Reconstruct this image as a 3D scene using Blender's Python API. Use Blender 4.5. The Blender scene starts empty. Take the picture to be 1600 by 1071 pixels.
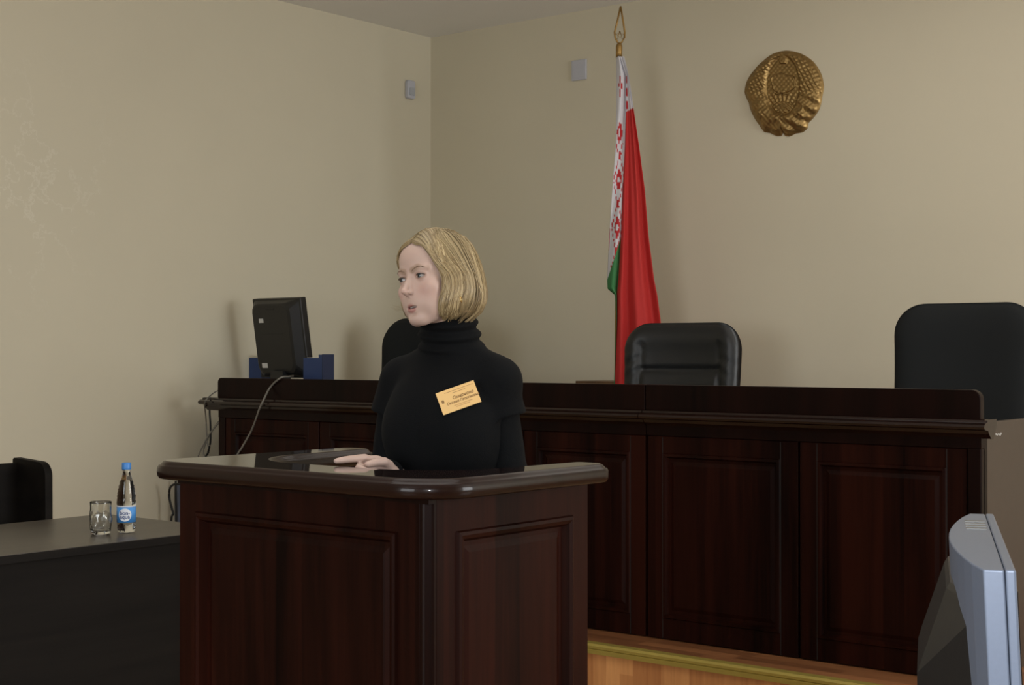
import bpy, bmesh, math, random
import numpy as np
from mathutils import Vector, Matrix

random.seed(7)
rng = np.random.default_rng(11)
SC = bpy.context.scene
COL = SC.collection

# ------------------------------------------------------------------ camera
EYE = 1.40
YAW = math.radians(39.0)
FPX = 2333.0                      # focal length in pixels of the 1600 wide frame
HZ = 552.0
cam_d = bpy.data.cameras.new('camera')
cam_d.sensor_width = 36.0
cam_d.lens = FPX / 1600.0 * 36.0
cam_d.clip_start = 0.05
cam = bpy.data.objects.new('camera', cam_d)
COL.objects.link(cam)
cam.location = (0, 0, EYE)
cam.rotation_euler = (math.radians(90) + math.atan((HZ - 535.5) / FPX), 0, YAW)
SC.camera = cam

# ------------------------------------------------------------------ world, lights, exposure
world = bpy.data.worlds.new('world')
SC.world = world
world.use_nodes = True
world.node_tree.nodes['Background'].inputs[0].default_value = (0.75, 0.8, 0.9, 1)
world.node_tree.nodes['Background'].inputs[1].default_value = 0.15


def area(name, loc, aim, sx, sy, power, col):
    l = bpy.data.lights.new(name, 'AREA')
    l.shape = 'RECTANGLE'
    l.size, l.size_y = sx, sy
    l.energy = power
    l.color = col
    o = bpy.data.objects.new(name, l)
    COL.objects.link(o)
    o.location = loc
    o.rotation_euler = (Vector(aim) - Vector(loc)).to_track_quat('-Z', 'Y').to_euler()
    return o


area('flash_light', (0.0, 0.0, EYE + 0.12), (-2.6, 3.2, 1.45), 0.13, 0.09, 27.0, (0.93, 0.96, 1.0))
area('daylight_side_window', (3.33, 5.3, 1.85), (0.0, 5.3, 1.6), 2.6, 1.9, 184, (0.97, 0.99, 1.0))
area('rear_fill_light', (-2.0, -3.12, 1.85), (-2.0, 0.0, 1.6), 2.5, 1.8, 98, (0.95, 0.98, 1.0))  # added fill from behind the camera, no window is known there
area('ceiling_fill_light', (-2.5, 2.6, 3.42), (-2.5, 2.6, 0), 3.0, 2.0, 26, (1.0, 0.98, 0.94))  # added overhead fill, stands for no real ceiling fixture
area('bench_fill_light', (-2.5, 5.9, 3.42), (-2.5, 5.9, 0), 3.0, 1.2, 10, (1.0, 0.96, 0.88))  # extra fill added to brighten the back wall, no lamp hangs here

SC.view_settings.view_transform = 'Standard'
SC.view_settings.look = 'None'
SC.view_settings.gamma = 1.0
SC.view_settings.use_curve_mapping = False
SC.view_settings.exposure = 0.0

# ------------------------------------------------------------------ helpers
FW = np.array([-math.sin(YAW), math.cos(YAW)])
RT = np.array([math.cos(YAW), math.sin(YAW)])


def at(px, py, Y):
    """the point of the vertical plane y=Y which the photo shows at a pixel"""
    u = (px - 800) / FPX
    d = Y / (FW[1] + u * RT[1])
    return Vector((d * (FW[0] + u * RT[0]), Y, EYE - (py - HZ) * d / FPX))


def tag(o, label=None, cat=None, group=None, kind=None):
    if label: o['label'] = label
    if cat: o['category'] = cat
    if group: o['group'] = group
    if kind: o['kind'] = kind
    return o


def thing(name, label, cat, loc=(0, 0, 0), rz=0.0, group=None):
    o = bpy.data.objects.new(name, None)
    o.empty_display_size = 0.1
    COL.objects.link(o)
    o.location = loc
    o.rotation_euler = (0, 0, rz)
    return tag(o, label, cat, group)


def link_mesh(name, me, mat, parent=None, label=None):
    o = bpy.data.objects.new(name, me)
    COL.objects.link(o)
    if mat is not None:
        for m in (mat if isinstance(mat, (list, tuple)) else [mat]):
            me.materials.append(m)
    if parent is not None:
        o.parent = parent
    if label: o['label'] = label
    return o


def part(name, bm, mat, parent=None, smooth=False, label=None, world_of=None, bevel=None):
    """bm becomes ONE mesh object; world_of = an object at whose location the bm (in world coordinates) is re-based"""
    if world_of is not None:
        bmesh.ops.translate(bm, verts=bm.verts, vec=-Vector(world_of.location))
    bmesh.ops.recalc_face_normals(bm, faces=bm.faces)
    if smooth:
        for f in bm.faces: f.smooth = True
    me = bpy.data.meshes.new(name)
    bm.to_mesh(me)
    bm.free()
    o = link_mesh(name, me, mat, parent, label)
    if bevel:
        md = o.modifiers.new('bevel', 'BEVEL')
        md.width = bevel
        md.segments = 3
        md.limit_method = 'ANGLE'
        md.angle_limit = math.radians(40)
        md.harden_normals = False
    return o


def np_mesh(name, v, f, mat, parent=None, smooth=True, cols=None, label=None):
    me = bpy.data.meshes.new(name)
    me.from_pydata([tuple(map(float, p)) for p in v], [], [tuple(map(int, q)) for q in f])
    if smooth:
        me.polygons.foreach_set('use_smooth', [True] * len(me.polygons))
    if cols is not None:
        a = me.color_attributes.new('tint', 'FLOAT_COLOR', 'POINT')
        c4 = np.ones((len(v), 4), dtype=np.float32)
        c4[:, :3] = cols
        a.data.foreach_set('color', c4.ravel())
    me.update()
    return link_mesh(name, me, mat, parent, label)


def add_box(bm, x0, x1, y0, y1, z0, z1, M=None):
    vs = [bm.verts.new((x, y, z)) for x in (x0, x1) for y in (y0, y1) for z in (z0, z1)]
    for q in ((0, 1, 3, 2), (4, 6, 7, 5), (0, 4, 5, 1), (2, 3, 7, 6), (0, 2, 6, 4), (1, 5, 7, 3)):
        bm.faces.new([vs[i] for i in q])
    if M is not None:
        bmesh.ops.transform(bm, matrix=M, verts=vs)
    return vs


def box_bm(*a):
    bm = bmesh.new()
    add_box(bm, *a)
    return bm


def add_lathe(bm, prof, c=(0, 0, 0), n=32, M=None, wob=None):
    rings = []
    for (r, z) in prof:
        ring = []
        for k in range(n):
            a = 2 * math.pi * k / n
            rr = r if wob is None else r + wob(a, z, r)
            ring.append(bm.verts.new((c[0] + rr * math.cos(a), c[1] + rr * math.sin(a), c[2] + z)))
        rings.append(ring)
    for a, b in zip(rings[:-1], rings[1:]):
        for k in range(n):
            bm.faces.new((a[k], a[(k + 1) % n], b[(k + 1) % n], b[k]))
    if prof[0][0] > 1e-5: bm.faces.new(list(reversed(rings[0])))
    if prof[-1][0] > 1e-5: bm.faces.new(rings[-1])
    vs = [v for r in rings for v in r]
    if M is not None: bmesh.ops.transform(bm, matrix=M, verts=vs)
    return vs


def add_tube(bm, pts, r, n=8, taper=None, closed_ends=True):
    pts = [Vector(p) for p in pts]
    rings = []
    up = Vector((0, 0, 1))
    for i, p in enumerate(pts):
        t = (pts[min(i + 1, len(pts) - 1)] - pts[max(i - 1, 0)])
        if t.length < 1e-9: t = Vector((0, 0, 1))
        t.normalize()
        ref = up if abs(t.z) < 0.95 else Vector((1, 0, 0))
        a = t.cross(ref).normalized()
        b = t.cross(a).normalized()
        rr = r if taper is None else r * taper[i]
        rings.append([bm.verts.new(p + rr * (math.cos(2 * math.pi * k / n) * a + math.sin(2 * math.pi * k / n) * b)) for k in range(n)])
    for A, B in zip(rings[:-1], rings[1:]):
        for k in range(n):
            bm.faces.new((A[k], A[(k + 1) % n], B[(k + 1) % n], B[k]))
    if closed_ends:
        bm.faces.new(list(reversed(rings[0])))
        bm.faces.new(rings[-1])


def spline(pts, n=10):
    """Catmull-Rom through pts"""
    P = [np.array(p, float) for p in pts]
    P = [2 * P[0] - P[1]] + P + [2 * P[-1] - P[-2]]
    out = []
    for i in range(1, len(P) - 2):
        for k in range(n):
            t = k / n
            a, b, c, d = P[i - 1], P[i], P[i + 1], P[i + 2]
            out.append(0.5 * ((2 * b) + (c - a) * t + (2 * a - 5 * b + 4 * c - d) * t * t + (3 * b - 3 * c + d - a) * t ** 3))
    out.append(P[-2])
    return [tuple(p) for p in out]


def round_poly(pts, radii, n=8):
    """polygon with rounded corners (2D)"""
    out = []
    N = len(pts)
    for i in range(N):
        p = Vector(pts[i]); a = Vector(pts[i - 1]); b = Vector(pts[(i + 1) % N])
        r = radii[i]
        if r <= 0:
            out.append(tuple(p)); continue
        u = (a - p).normalized(); v = (b - p).normalized()
        ang = u.angle(v)
        d = r / math.tan(ang / 2)
        s = p + u * d; e = p + v * d
        c = p + (u + v).normalized() * (r / math.sin(ang / 2))
        a0 = math.atan2(s.y - c.y, s.x - c.x); a1 = math.atan2(e.y - c.y, e.x - c.x)
        da = (a1 - a0 + math.pi) % (2 * math.pi) - math.pi
        for k in range(n + 1):
            t = a0 + da * k / n
            out.append((c.x + r * math.cos(t), c.y + r * math.sin(t)))
    return out


def prism(bm, poly, h0, h1, axis='z', M=None):
    """extrude a 2D polygon; axis z: (x,y), axis y: (x,z), axis x: (y,z)"""
    def p3(p, h):
        return {'z': (p[0], p[1], h), 'y': (p[0], h, p[1]), 'x': (h, p[0], p[1])}[axis]
    A = [bm.verts.new(p3(p, h0)) for p in poly]
    B = [bm.verts.new(p3(p, h1)) for p in poly]
    n = len(poly)
    for k in range(n):
        bm.faces.new((A[k], A[(k + 1) % n], B[(k + 1) % n], B[k]))
    bm.faces.new(list(reversed(A)))
    bm.faces.new(B)
    if M is not None: bmesh.ops.transform(bm, matrix=M, verts=A + B)


def framed_panel(bm, o, ux, nrm, w, h, rings, thick=0.02):
    """a panel lying in the plane through o (lower left corner), with rectangular rings (inset, depth along nrm)"""
    o = Vector(o); ux = Vector(ux); nrm = Vector(nrm); uz = Vector((0, 0, 1))
    loops = []
    for ins, dep in rings:
        il, ir, ib, it = ins if isinstance(ins, tuple) else (ins,) * 4
        loops.append([bm.verts.new(o + ux * a + uz * b + nrm * dep) for a, b in ((il, ib), (w - ir, ib), (w - ir, h - it), (il, h - it))])
    back = [bm.verts.new(o + ux * a + uz * b - nrm * thick) for a, b in ((0, 0), (w, 0), (w, h), (0, h))]
    seq = [back] + loops
    for A, B in zip(seq[:-1], seq[1:]):
        for k in range(4):
            bm.faces.new((A[k], A[(k + 1) % 4], B[(k + 1) % 4], B[k]))
    bm.faces.new(loops[-1])
    bm.faces.new(list(reversed(back)))


def text_mesh(name, body, size, mat, parent, M, extrude=0.0004, align='CENTER', shear=0.0, bold=0.0):
    cu = bpy.data.curves.new(name + '_curve', 'FONT')
    cu.body = body
    cu.size = size
    cu.align_x = align
    cu.align_y = 'CENTER'
    cu.extrude = extrude
    cu.shear = shear
    cu.offset = bold
    cu.resolution_u = 3
    tmp = bpy.data.objects.new('tmp_text', cu)
    COL.objects.link(tmp)
    bpy.context.view_layer.update()
    dg = bpy.context.evaluated_depsgraph_get()
    me = bpy.data.meshes.new_from_object(tmp.evaluated_get(dg))
    bpy.data.objects.remove(tmp)
    bpy.data.curves.remove(cu)
    me.name = name
    me.transform(M)
    me.materials.clear()
    return link_mesh(name, me, mat, parent)


# ------------------------------------------------------------------ materials
def new_mat(name):
    m = bpy.data.materials.new(name)
    m.use_nodes = True
    nt = m.node_tree
    return m, nt, nt.nodes['Principled BSDF']


def N(nt, t, **kw):
    n = nt.nodes.new(t)
    for k, v in kw.items(): setattr(n, k, v)
    return n


def simple(name, col, rough=0.5, metal=0.0, spec=0.5, bump=0.0, bscale=200.0, var=0.0, vscale=8.0, coat=0.0, sheen=0.0):
    m, nt, b = new_mat(name)
    b.inputs['Base Color'].default_value = (*col, 1)
    b.inputs['Roughness'].default_value = rough
    b.inputs['Metallic'].default_value = metal
    b.inputs['Specular IOR Level'].default_value = spec
    b.inputs['Coat Weight'].default_value = coat
    if sheen:
        b.inputs['Sheen Weight'].default_value = sheen
        b.inputs['Sheen Roughness'].default_value = 0.5
    tc = N(nt, 'ShaderNodeTexCoord')
    ns = N(nt, 'ShaderNodeTexNoise')
    ns.inputs['Scale'].default_value = vscale
    ns.inputs['Detail'].default_value = 4
    nt.links.new(tc.outputs['Object'], ns.inputs['Vector'])
    mx = N(nt, 'ShaderNodeMixRGB')
    mx.inputs[1].default_value = (*[c * (1 - var) for c in col], 1)
    mx.inputs[2].default_value = (*[min(1, c * (1 + var)) for c in col], 1)
    nt.links.new(ns.outputs['Fac'], mx.inputs[0])
    nt.links.new(mx.outputs[0], b.inputs['Base Color'])
    if bump > 0:
        n2 = N(nt, 'ShaderNodeTexNoise')
        n2.inputs['Scale'].default_value = bscale
        n2.inputs['Detail'].default_value = 3
        nt.links.new(tc.outputs['Object'], n2.inputs['Vector'])
        bp = N(nt, 'ShaderNodeBump')
        bp.inputs['Strength'].default_value = bump
        bp.inputs['Distance'].default_value = 0.002
        nt.links.new(n2.outputs['Fac'], bp.inputs['Height'])
        nt.links.new(bp.outputs['Normal'], b.inputs['Normal'])
    return m


def wood(name, dark, light, rough=0.3, grain=(9, 9, 0.7), fine=(120, 120, 3), stave=None, coat=0.0, spec=0.5):
    """grain = frequency of the figure along x, y, z"""
    m, nt, b = new_mat(name)
    tc = N(nt, 'ShaderNodeTexCoord')
    mp = N(nt, 'ShaderNodeMapping'); mp.inputs['Scale'].default_value = grain
    nt.links.new(tc.outputs['Object'], mp.inputs['Vector'])
    n1 = N(nt, 'ShaderNodeTexNoise'); n1.inputs['Scale'].default_value = 1.0; n1.inputs['Detail'].default_value = 5; n1.inputs['Distortion'].default_value = 0.6
    nt.links.new(mp.outputs[0], n1.inputs['Vector'])
    mp2 = N(nt, 'ShaderNodeMapping'); mp2.inputs['Scale'].default_value = fine
    nt.links.new(tc.outputs['Object'], mp2.inputs['Vector'])
    n2 = N(nt, 'ShaderNodeTexNoise'); n2.inputs['Scale'].default_value = 1.0; n2.inputs['Detail'].default_value = 3
    nt.links.new(mp2.outputs[0], n2.inputs['Vector'])
    ad = N(nt, 'ShaderNodeMath', operation='MULTIPLY_ADD'); ad.inputs[1].default_value = 0.35
    nt.links.new(n2.outputs['Fac'], ad.inputs[0])
    last = n1.outputs['Fac']
    if stave:
        sx = N(nt, 'ShaderNodeSeparateXYZ')
        nt.links.new(tc.outputs['Object'], sx.inputs[0])
        a1 = N(nt, 'ShaderNodeMath', operation='ADD')
        nt.links.new(sx.outputs[0], a1.inputs[0]); nt.links.new(sx.outputs[1], a1.inputs[1])
        dv = N(nt, 'ShaderNodeMath', operation='DIVIDE'); dv.inputs[1].default_value = stave
        nt.links.new(a1.outputs[0], dv.inputs[0])
        fl = N(nt, 'ShaderNodeMath', operation='FLOOR'); nt.links.new(dv.outputs[0], fl.inputs[0])
        wn = N(nt, 'ShaderNodeTexWhiteNoise', noise_dimensions='1D'); nt.links.new(fl.outputs[0], wn.inputs['W'])
        mm = N(nt, 'ShaderNodeMath', operation='MULTIPLY_ADD'); mm.inputs[1].default_value = 0.28
        nt.links.new(wn.outputs['Value'], mm.inputs[0]); nt.links.new(n1.outputs['Fac'], mm.inputs[2])
        sb = N(nt, 'ShaderNodeMath', operation='SUBTRACT'); sb.inputs[1].default_value = 0.14
        nt.links.new(mm.outputs[0], sb.inputs[0])
        last = sb.outputs[0]
    nt.links.new(last, ad.inputs[2])
    rp = N(nt, 'ShaderNodeValToRGB')
    rp.color_ramp.elements[0].position = 0.42; rp.color_ramp.elements[0].color = (*dark, 1)
    rp.color_ramp.elements[1].position = 0.92; rp.color_ramp.elements[1].color = (*light, 1)
    nt.links.new(ad.outputs[0], rp.inputs[0])
    nt.links.new(rp.outputs[0], b.inputs['Base Color'])
    b.inputs['Roughness'].default_value = rough
    b.inputs['Coat Weight'].default_value = coat
    b.inputs['Coat Roughness'].default_value = 0.07
    b.inputs['Specular IOR Level'].default_value = spec
    return m


def planks(name, axis_w, axis_l, width, length, dark, light, rough):
    """strips of boards: axis_w across the boards, axis_l along them (0,1,2)"""
    m, nt, b = new_mat(name)
    tc = N(nt, 'ShaderNodeTexCoord')
    sx = N(nt, 'ShaderNodeSeparateXYZ'); nt.links.new(tc.outputs['Object'], sx.inputs[0])
    dv = N(nt, 'ShaderNodeMath', operation='DIVIDE'); dv.inputs[1].default_value = width
    nt.links.new(sx.outputs[axis_w], dv.inputs[0])
    fl = N(nt, 'ShaderNodeMath', operation='FLOOR'); nt.links.new(dv.outputs[0], fl.inputs[0])
    wn = N(nt, 'ShaderNodeTexWhiteNoise', noise_dimensions='1D'); nt.links.new(fl.outputs[0], wn.inputs['W'])
    d2 = N(nt, 'ShaderNodeMath', operation='DIVIDE'); d2.inputs[1].default_value = length
    nt.links.new(sx.outputs[axis_l], d2.inputs[0])
    of = N(nt, 'ShaderNodeMath', operation='ADD'); nt.links.new(d2.outputs[0], of.inputs[0]); nt.links.new(wn.outputs['Value'], of.inputs[1])
    f2 = N(nt, 'ShaderNodeMath', operation='FLOOR'); nt.links.new(of.outputs[0], f2.inputs[0])
    cb = N(nt, 'ShaderNodeCombineXYZ'); nt.links.new(fl.outputs[0], cb.inputs[0]); nt.links.new(f2.outputs[0], cb.inputs[1])
    w2 = N(nt, 'ShaderNodeTexWhiteNoise', noise_dimensions='2D'); nt.links.new(cb.outputs[0], w2.inputs['Vector'])
    sc = [60, 60, 60]; sc[axis_l] = 4
    mp = N(nt, 'ShaderNodeMapping'); mp.inputs['Scale'].default_value = sc
    nt.links.new(tc.outputs['Object'], mp.inputs['Vector'])
    ns = N(nt, 'ShaderNodeTexNoise'); ns.inputs['Scale'].default_value = 1; ns.inputs['Detail'].default_value = 4
    nt.links.new(mp.outputs[0], ns.inputs['Vector'])
    av = N(nt, 'ShaderNodeMath', operation='MULTIPLY_ADD'); av.inputs[1].default_value = 0.55
    nt.links.new(w2.outputs['Value'], av.inputs[0])
    hm = N(nt, 'ShaderNodeMath', operation='MULTIPLY'); hm.inputs[1].default_value = 0.55
    nt.links.new(ns.outputs['Fac'], hm.inputs[0]); nt.links.new(hm.outputs[0], av.inputs[2])
    mx = N(nt, 'ShaderNodeMixRGB'); mx.inputs[1].default_value = (*dark, 1); mx.inputs[2].default_value = (*light, 1)
    nt.links.new(av.outputs[0], mx.inputs[0])
    nt.links.new(mx.outputs[0], b.inputs['Base Color'])
    b.inputs['Roughness'].default_value = rough
    return m


def tinted(name, rough=0.5, spec=0.5, sss=0.0, bump=0.0, bscale=400, coat=0.0, aniso=0.0):
    """base colour from the mesh's own colour attribute (pigment)"""
    m, nt, b = new_mat(name)
    at_ = N(nt, 'ShaderNodeAttribute'); at_.attribute_name = 'tint'
    nt.links.new(at_.outputs['Color'], b.inputs['Base Color'])
    b.inputs['Roughness'].default_value = rough
    b.inputs['Specular IOR Level'].default_value = spec
    b.inputs['Coat Weight'].default_value = coat
    if sss:
        b.inputs['Subsurface Weight'].default_value = sss
        b.inputs['Subsurface Radius'].default_value = (0.01, 0.004, 0.002)
        b.inputs['Subsurface Scale'].default_value = 0.35
    if bump:
        tc = N(nt, 'ShaderNodeTexCoord')
        ns = N(nt, 'ShaderNodeTexNoise'); ns.inputs['Scale'].default_value = bscale
        nt.links.new(tc.outputs['Object'], ns.inputs['Vector'])
        bp = N(nt, 'ShaderNodeBump'); bp.inputs['Strength'].default_value = bump; bp.inputs['Distance'].default_value = 0.001
        nt.links.new(ns.outputs['Fac'], bp.inputs['Height']); nt.links.new(bp.outputs['Normal'], b.inputs['Normal'])
    return m


def glassy(name, col, rough=0.0, ior=1.45, thin=False):
    m, nt, b = new_mat(name)
    b.inputs['Base Color'].default_value = (*col, 1)
    b.inputs['Roughness'].default_value = rough
    b.inputs['IOR'].default_value = ior
    b.inputs['Transmission Weight'].default_value = 1.0
    return m


def plaster(name, col, marks):
    """painted wall with faint uneven patches and a few plaster scratches"""
    m, nt, b = new_mat(name)
    tc = N(nt, 'ShaderNodeTexCoord')
    ns = N(nt, 'ShaderNodeTexNoise'); ns.inputs['Scale'].default_value = 1.3; ns.inputs['Detail'].default_value = 6
    nt.links.new(tc.outputs['Object'], ns.inputs['Vector'])
    mx = N(nt, 'ShaderNodeMixRGB')
    mx.inputs[1].default_value = (*[c * 0.95 for c in col], 1); mx.inputs[2].default_value = (*[c * 1.05 for c in col], 1)
    nt.links.new(ns.outputs['Fac'], mx.inputs[0])
    last = mx.outputs[0]
    if marks:
        n3 = N(nt, 'ShaderNodeTexNoise'); n3.inputs['Scale'].default_value = 2.6; n3.inputs['Detail'].default_value = 8; n3.inputs['Roughness'].default_value = 0.62
        nt.links.new(tc.outputs['Object'], n3.inputs['Vector'])
        s1 = N(nt, 'ShaderNodeMath', operation='SUBTRACT'); s1.inputs[1].default_value = 0.5
        nt.links.new(n3.outputs['Fac'], s1.inputs[0])
        a1 = N(nt, 'ShaderNodeMath', operation='ABSOLUTE'); nt.links.new(s1.outputs[0], a1.inputs[0])
        r1 = N(nt, 'ShaderNodeMapRange'); r1.inputs[1].default_value = 0.0; r1.inputs[2].default_value = 0.010; r1.inputs[3].default_value = 1.0; r1.inputs[4].default_value = 0.0
        nt.links.new(a1.outputs[0], r1.inputs[0])
        dn = N(nt, 'ShaderNodeVectorMath', operation='DISTANCE'); dn.inputs[1].default_value = (-6.6, 4.2, 2.25)
        nt.links.new(tc.outputs['Object'], dn.inputs[0])
        r2 = N(nt, 'ShaderNodeMapRange'); r2.inputs[1].default_value = 0.25; r2.inputs[2].default_value = 0.75; r2.inputs[3].default_value = 0.38; r2.inputs[4].default_value = 0.0
        nt.links.new(dn.outputs['Value'], r2.inputs[0])
        m1 = N(nt, 'ShaderNodeMath', operation='MULTIPLY'); nt.links.new(r1.outputs[0], m1.inputs[0]); nt.links.new(r2.outputs[0], m1.inputs[1])
        m2 = N(nt, 'ShaderNodeMixRGB'); m2.inputs[2].default_value = (0.82, 0.78, 0.66, 1)
        nt.links.new(m1.outputs[0], m2.inputs[0]); nt.links.new(last, m2.inputs[1])
        last = m2.outputs[0]
    nt.links.new(last, b.inputs['Base Color'])
    b.inputs['Roughness'].default_value = 0.55
    b.inputs['Specular IOR Level'].default_value = 0.3
    n2 = N(nt, 'ShaderNodeTexNoise'); n2.inputs['Scale'].default_value = 45; n2.inputs['Detail'].default_value = 4
    nt.links.new(tc.outputs['Object'], n2.inputs['Vector'])
    bp = N(nt, 'ShaderNodeBump'); bp.inputs['Strength'].default_value = 0.08; bp.inputs['Distance'].default_value = 0.004
    nt.links.new(n2.outputs['Fac'], bp.inputs['Height']); nt.links.new(bp.outputs['Normal'], b.inputs['Normal'])
    return m


WALLC = (0.65, 0.60, 0.46)
M_wall = plaster('cream_paint', WALLC, True)
M_ceil = plaster('ceiling_paint', (0.86, 0.85, 0.82), False)
M_floor = planks('floor_laminate', 0, 1, 0.07, 0.6, (0.26, 0.15, 0.075), (0.5, 0.32, 0.17), 0.3)
M_riser = planks('riser_laminate', 0, 2, 0.066, 0.9, (0.32, 0.10, 0.03), (0.85, 0.43, 0.16), 0.4)
M_plat = planks('platform_laminate', 1, 0, 0.066, 0.45, (0.11, 0.04, 0.018), (0.42, 0.18, 0.075), 0.28)
M_brass = simple('brass_strip', (0.42, 0.33, 0.075), 0.42, 0.35, var=0.1)
M_maho = wood('mahogany', (0.0040, 0.0014, 0.0011), (0.026, 0.0063, 0.0036), 0.38, stave=0.085, spec=0.07)
M_maho_plain = wood('mahogany_frame', (0.0038, 0.0015, 0.0012), (0.0135, 0.0039, 0.0027), 0.34, spec=0.10)
M_maho_top = wood('mahogany_top', (0.008, 0.0036, 0.0028), (0.018, 0.0065, 0.0045), 0.14, spec=0.5, grain=(0.9, 9, 9), fine=(4, 120, 120))
M_maho_gloss = wood('mahogany_lacquer', (0.008, 0.0036, 0.0028), (0.018, 0.0065, 0.0045), 0.035, grain=(0.9, 9, 9), fine=(4, 120, 120), spec=1.0)
M_maho_edge = wood('mahogany_edge', (0.007, 0.0028, 0.002), (0.015, 0.0052, 0.0036), 0.3, grain=(0.9, 9, 9), fine=(4, 120, 120), spec=0.14, coat=0.25)
M_side = simple('bench_side_laminate', (0.052, 0.036, 0.0255), 0.42, var=0.12, vscale=30)
M_table = wood('wenge_top', (0.026, 0.021, 0.017), (0.062, 0.05, 0.04), 0.34, grain=(14, 1.2, 14), fine=(160, 5, 160))
M_table_d = wood('wenge_dark', (0.005, 0.004, 0.0034), (0.0105, 0.0085, 0.0068), 0.55, spec=0.12, grain=(14, 1.2, 14), fine=(160, 5, 160))
M_lthr = simple('black_leather', (0.0085, 0.0098, 0.0105), 0.4, spec=0.5, bump=0.25, bscale=260)
M_fabr = simple('black_fabric', (0.0095, 0.0115, 0.0125), 0.75, spec=0.25, bump=0.3, bscale=600)
M_blkpl = simple('black_plastic', (0.0075, 0.0075, 0.0078), 0.38, bump=0.05, bscale=700)
M_blkmt = simple('black_matte', (0.010, 0.010, 0.010), 0.6)
M_screen = simple('screen_glass', (0.004, 0.004, 0.005), 0.12)
M_silver = simple('silver_plastic', (0.135, 0.165, 0.225), 0.42, 0.25, var=0.06, vscale=300)
M_silver_d = simple('grey_plastic', (0.13, 0.13, 0.125), 0.45, bump=0.05, bscale=500)
M_chrome = simple('chrome', (0.6, 0.6, 0.62), 0.2, 1.0)
M_blue = simple('blue_card', (0.018, 0.045, 0.15), 0.5, var=0.1)
M_navy = simple('navy_edge', (0.010, 0.018, 0.055), 0.5)
M_paper = simple('white_paper', (0.62, 0.62, 0.6), 0.8)
M_white = simple('white_plastic', (0.50, 0.51, 0.56), 0.45)
M_greycab = simple('grey_cable', (0.20, 0.19, 0.165), 0.5)
M_blkcab = simple('black_cable', (0.010, 0.010, 0.010), 0.5)
M_gold = simple('gilded_relief', (0.30, 0.195, 0.072), 0.40, 0.8, bump=0.12, bscale=120, var=0.25, vscale=30)
M_goldp = simple('golden_brass', (0.36, 0.22, 0.07), 0.4, 0.7)
M_oak = wood('cabinet_wood', (0.10, 0.055, 0.025), (0.2, 0.115, 0.055), 0.4)
M_capblue = simple('blue_cap', (0.055, 0.24, 0.66), 0.4)
M_lblblue = simple('blue_label', (0.075, 0.30, 0.72), 0.45)
M_lblwhite = simple('label_white', (0.72, 0.76, 0.82), 0.5)
M_lblnavy = simple('label_navy', (0.02, 0.05, 0.2), 0.5)
M_glass = glassy('clear_glass', (0.97, 0.985, 0.98), 0.0, 1.5)
M_pet = glassy('clear_bottle', (0.97, 0.985, 0.99), 0.0, 1.38)
M_knit = simple('black_knit', (0.0048, 0.0054, 0.0062), 0.85, spec=0.10, bump=0.5, bscale=420, sheen=0.01)
M_trous = simple('black_trousers', (0.010, 0.010, 0.011), 0.85, spec=0.2)
M_skin = tinted('skin', 0.48, 0.35, sss=0.08)
M_hair = tinted('blond_hair', 0.38, 0.5)
M_eye = tinted('eyeball', 0.08, 0.6)
M_lash = simple('lash', (0.03, 0.02, 0.014), 0.7)
M_brow = simple('brow_hair', (0.15, 0.095, 0.05), 0.7)
M_teeth = simple('teeth', (0.36, 0.33, 0.30), 0.25)
M_badge = simple('orange_card', (0.86, 0.56, 0.22), 0.4)
M_ink = simple('brown_ink', (0.30, 0.17, 0.06), 0.7)
M_inkl = simple('faint_ink', (0.50, 0.30, 0.12), 0.7)
M_flag = tinted('flag_cloth', 0.7, 0.2, bump=0.15, bscale=900)
M_gloss = simple('mouth', (0.05, 0.012, 0.012), 0.5)

# ------------------------------------------------------------------ room
XW, YW, ZC = -6.60, 7.30, 3.48
XR, YF = 3.4, -3.2


def struct(name, bm, mat, label=None):
    o = part(name, bm, mat)
    o['kind'] = 'structure'
    if label: o['label'] = label
    return o


struct('floor', box_bm(XW - 0.1, XR + 0.1, YF - 0.1, YW + 0.1, -0.06, 0.0), M_floor)
struct('ceiling', box_bm(XW - 0.1, XR + 0.1, YF - 0.1, YW + 0.1, ZC, ZC + 0.08), M_ceil)
struct('wall_left', box_bm(XW - 0.1, XW, YF, YW, 0, ZC), M_wall)
struct('wall_back', box_bm(XW - 0.1, XR + 0.1, YW, YW + 0.1, 0, ZC), M_wall)
bm = bmesh.new()
for q in ((XW - 0.1, XR + 0.1, 0, 0.9), (XW - 0.1, XR + 0.1, 2.8, ZC), (XW - 0.1, -3.3, 0.9, 2.8), (-0.7, XR + 0.1, 0.9, 2.8)):
    add_box(bm, q[0], q[1], YF - 0.1, YF, q[2], q[3])
struct('wall_front', bm, M_wall)
bm = bmesh.new()
for q in ((-3.3, -3.24, 0.9, 2.8), (-0.76, -0.7, 0.9, 2.8), (-3.3, -0.7, 0.9, 0.96), (-3.3, -0.7, 2.74, 2.8), (-2.03, -1.97, 0.9, 2.8)):
    add_box(bm, q[0], q[1], YF - 0.08, YF - 0.02, q[2], q[3])
w = struct('window_2', bm, M_white)  # unseen window frame, made up to go with the rear fill light
part('window_pane', box_bm(-3.25, -0.75, YF - 0.055, YF - 0.045, 0.95, 2.75), M_glass, w)
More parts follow.
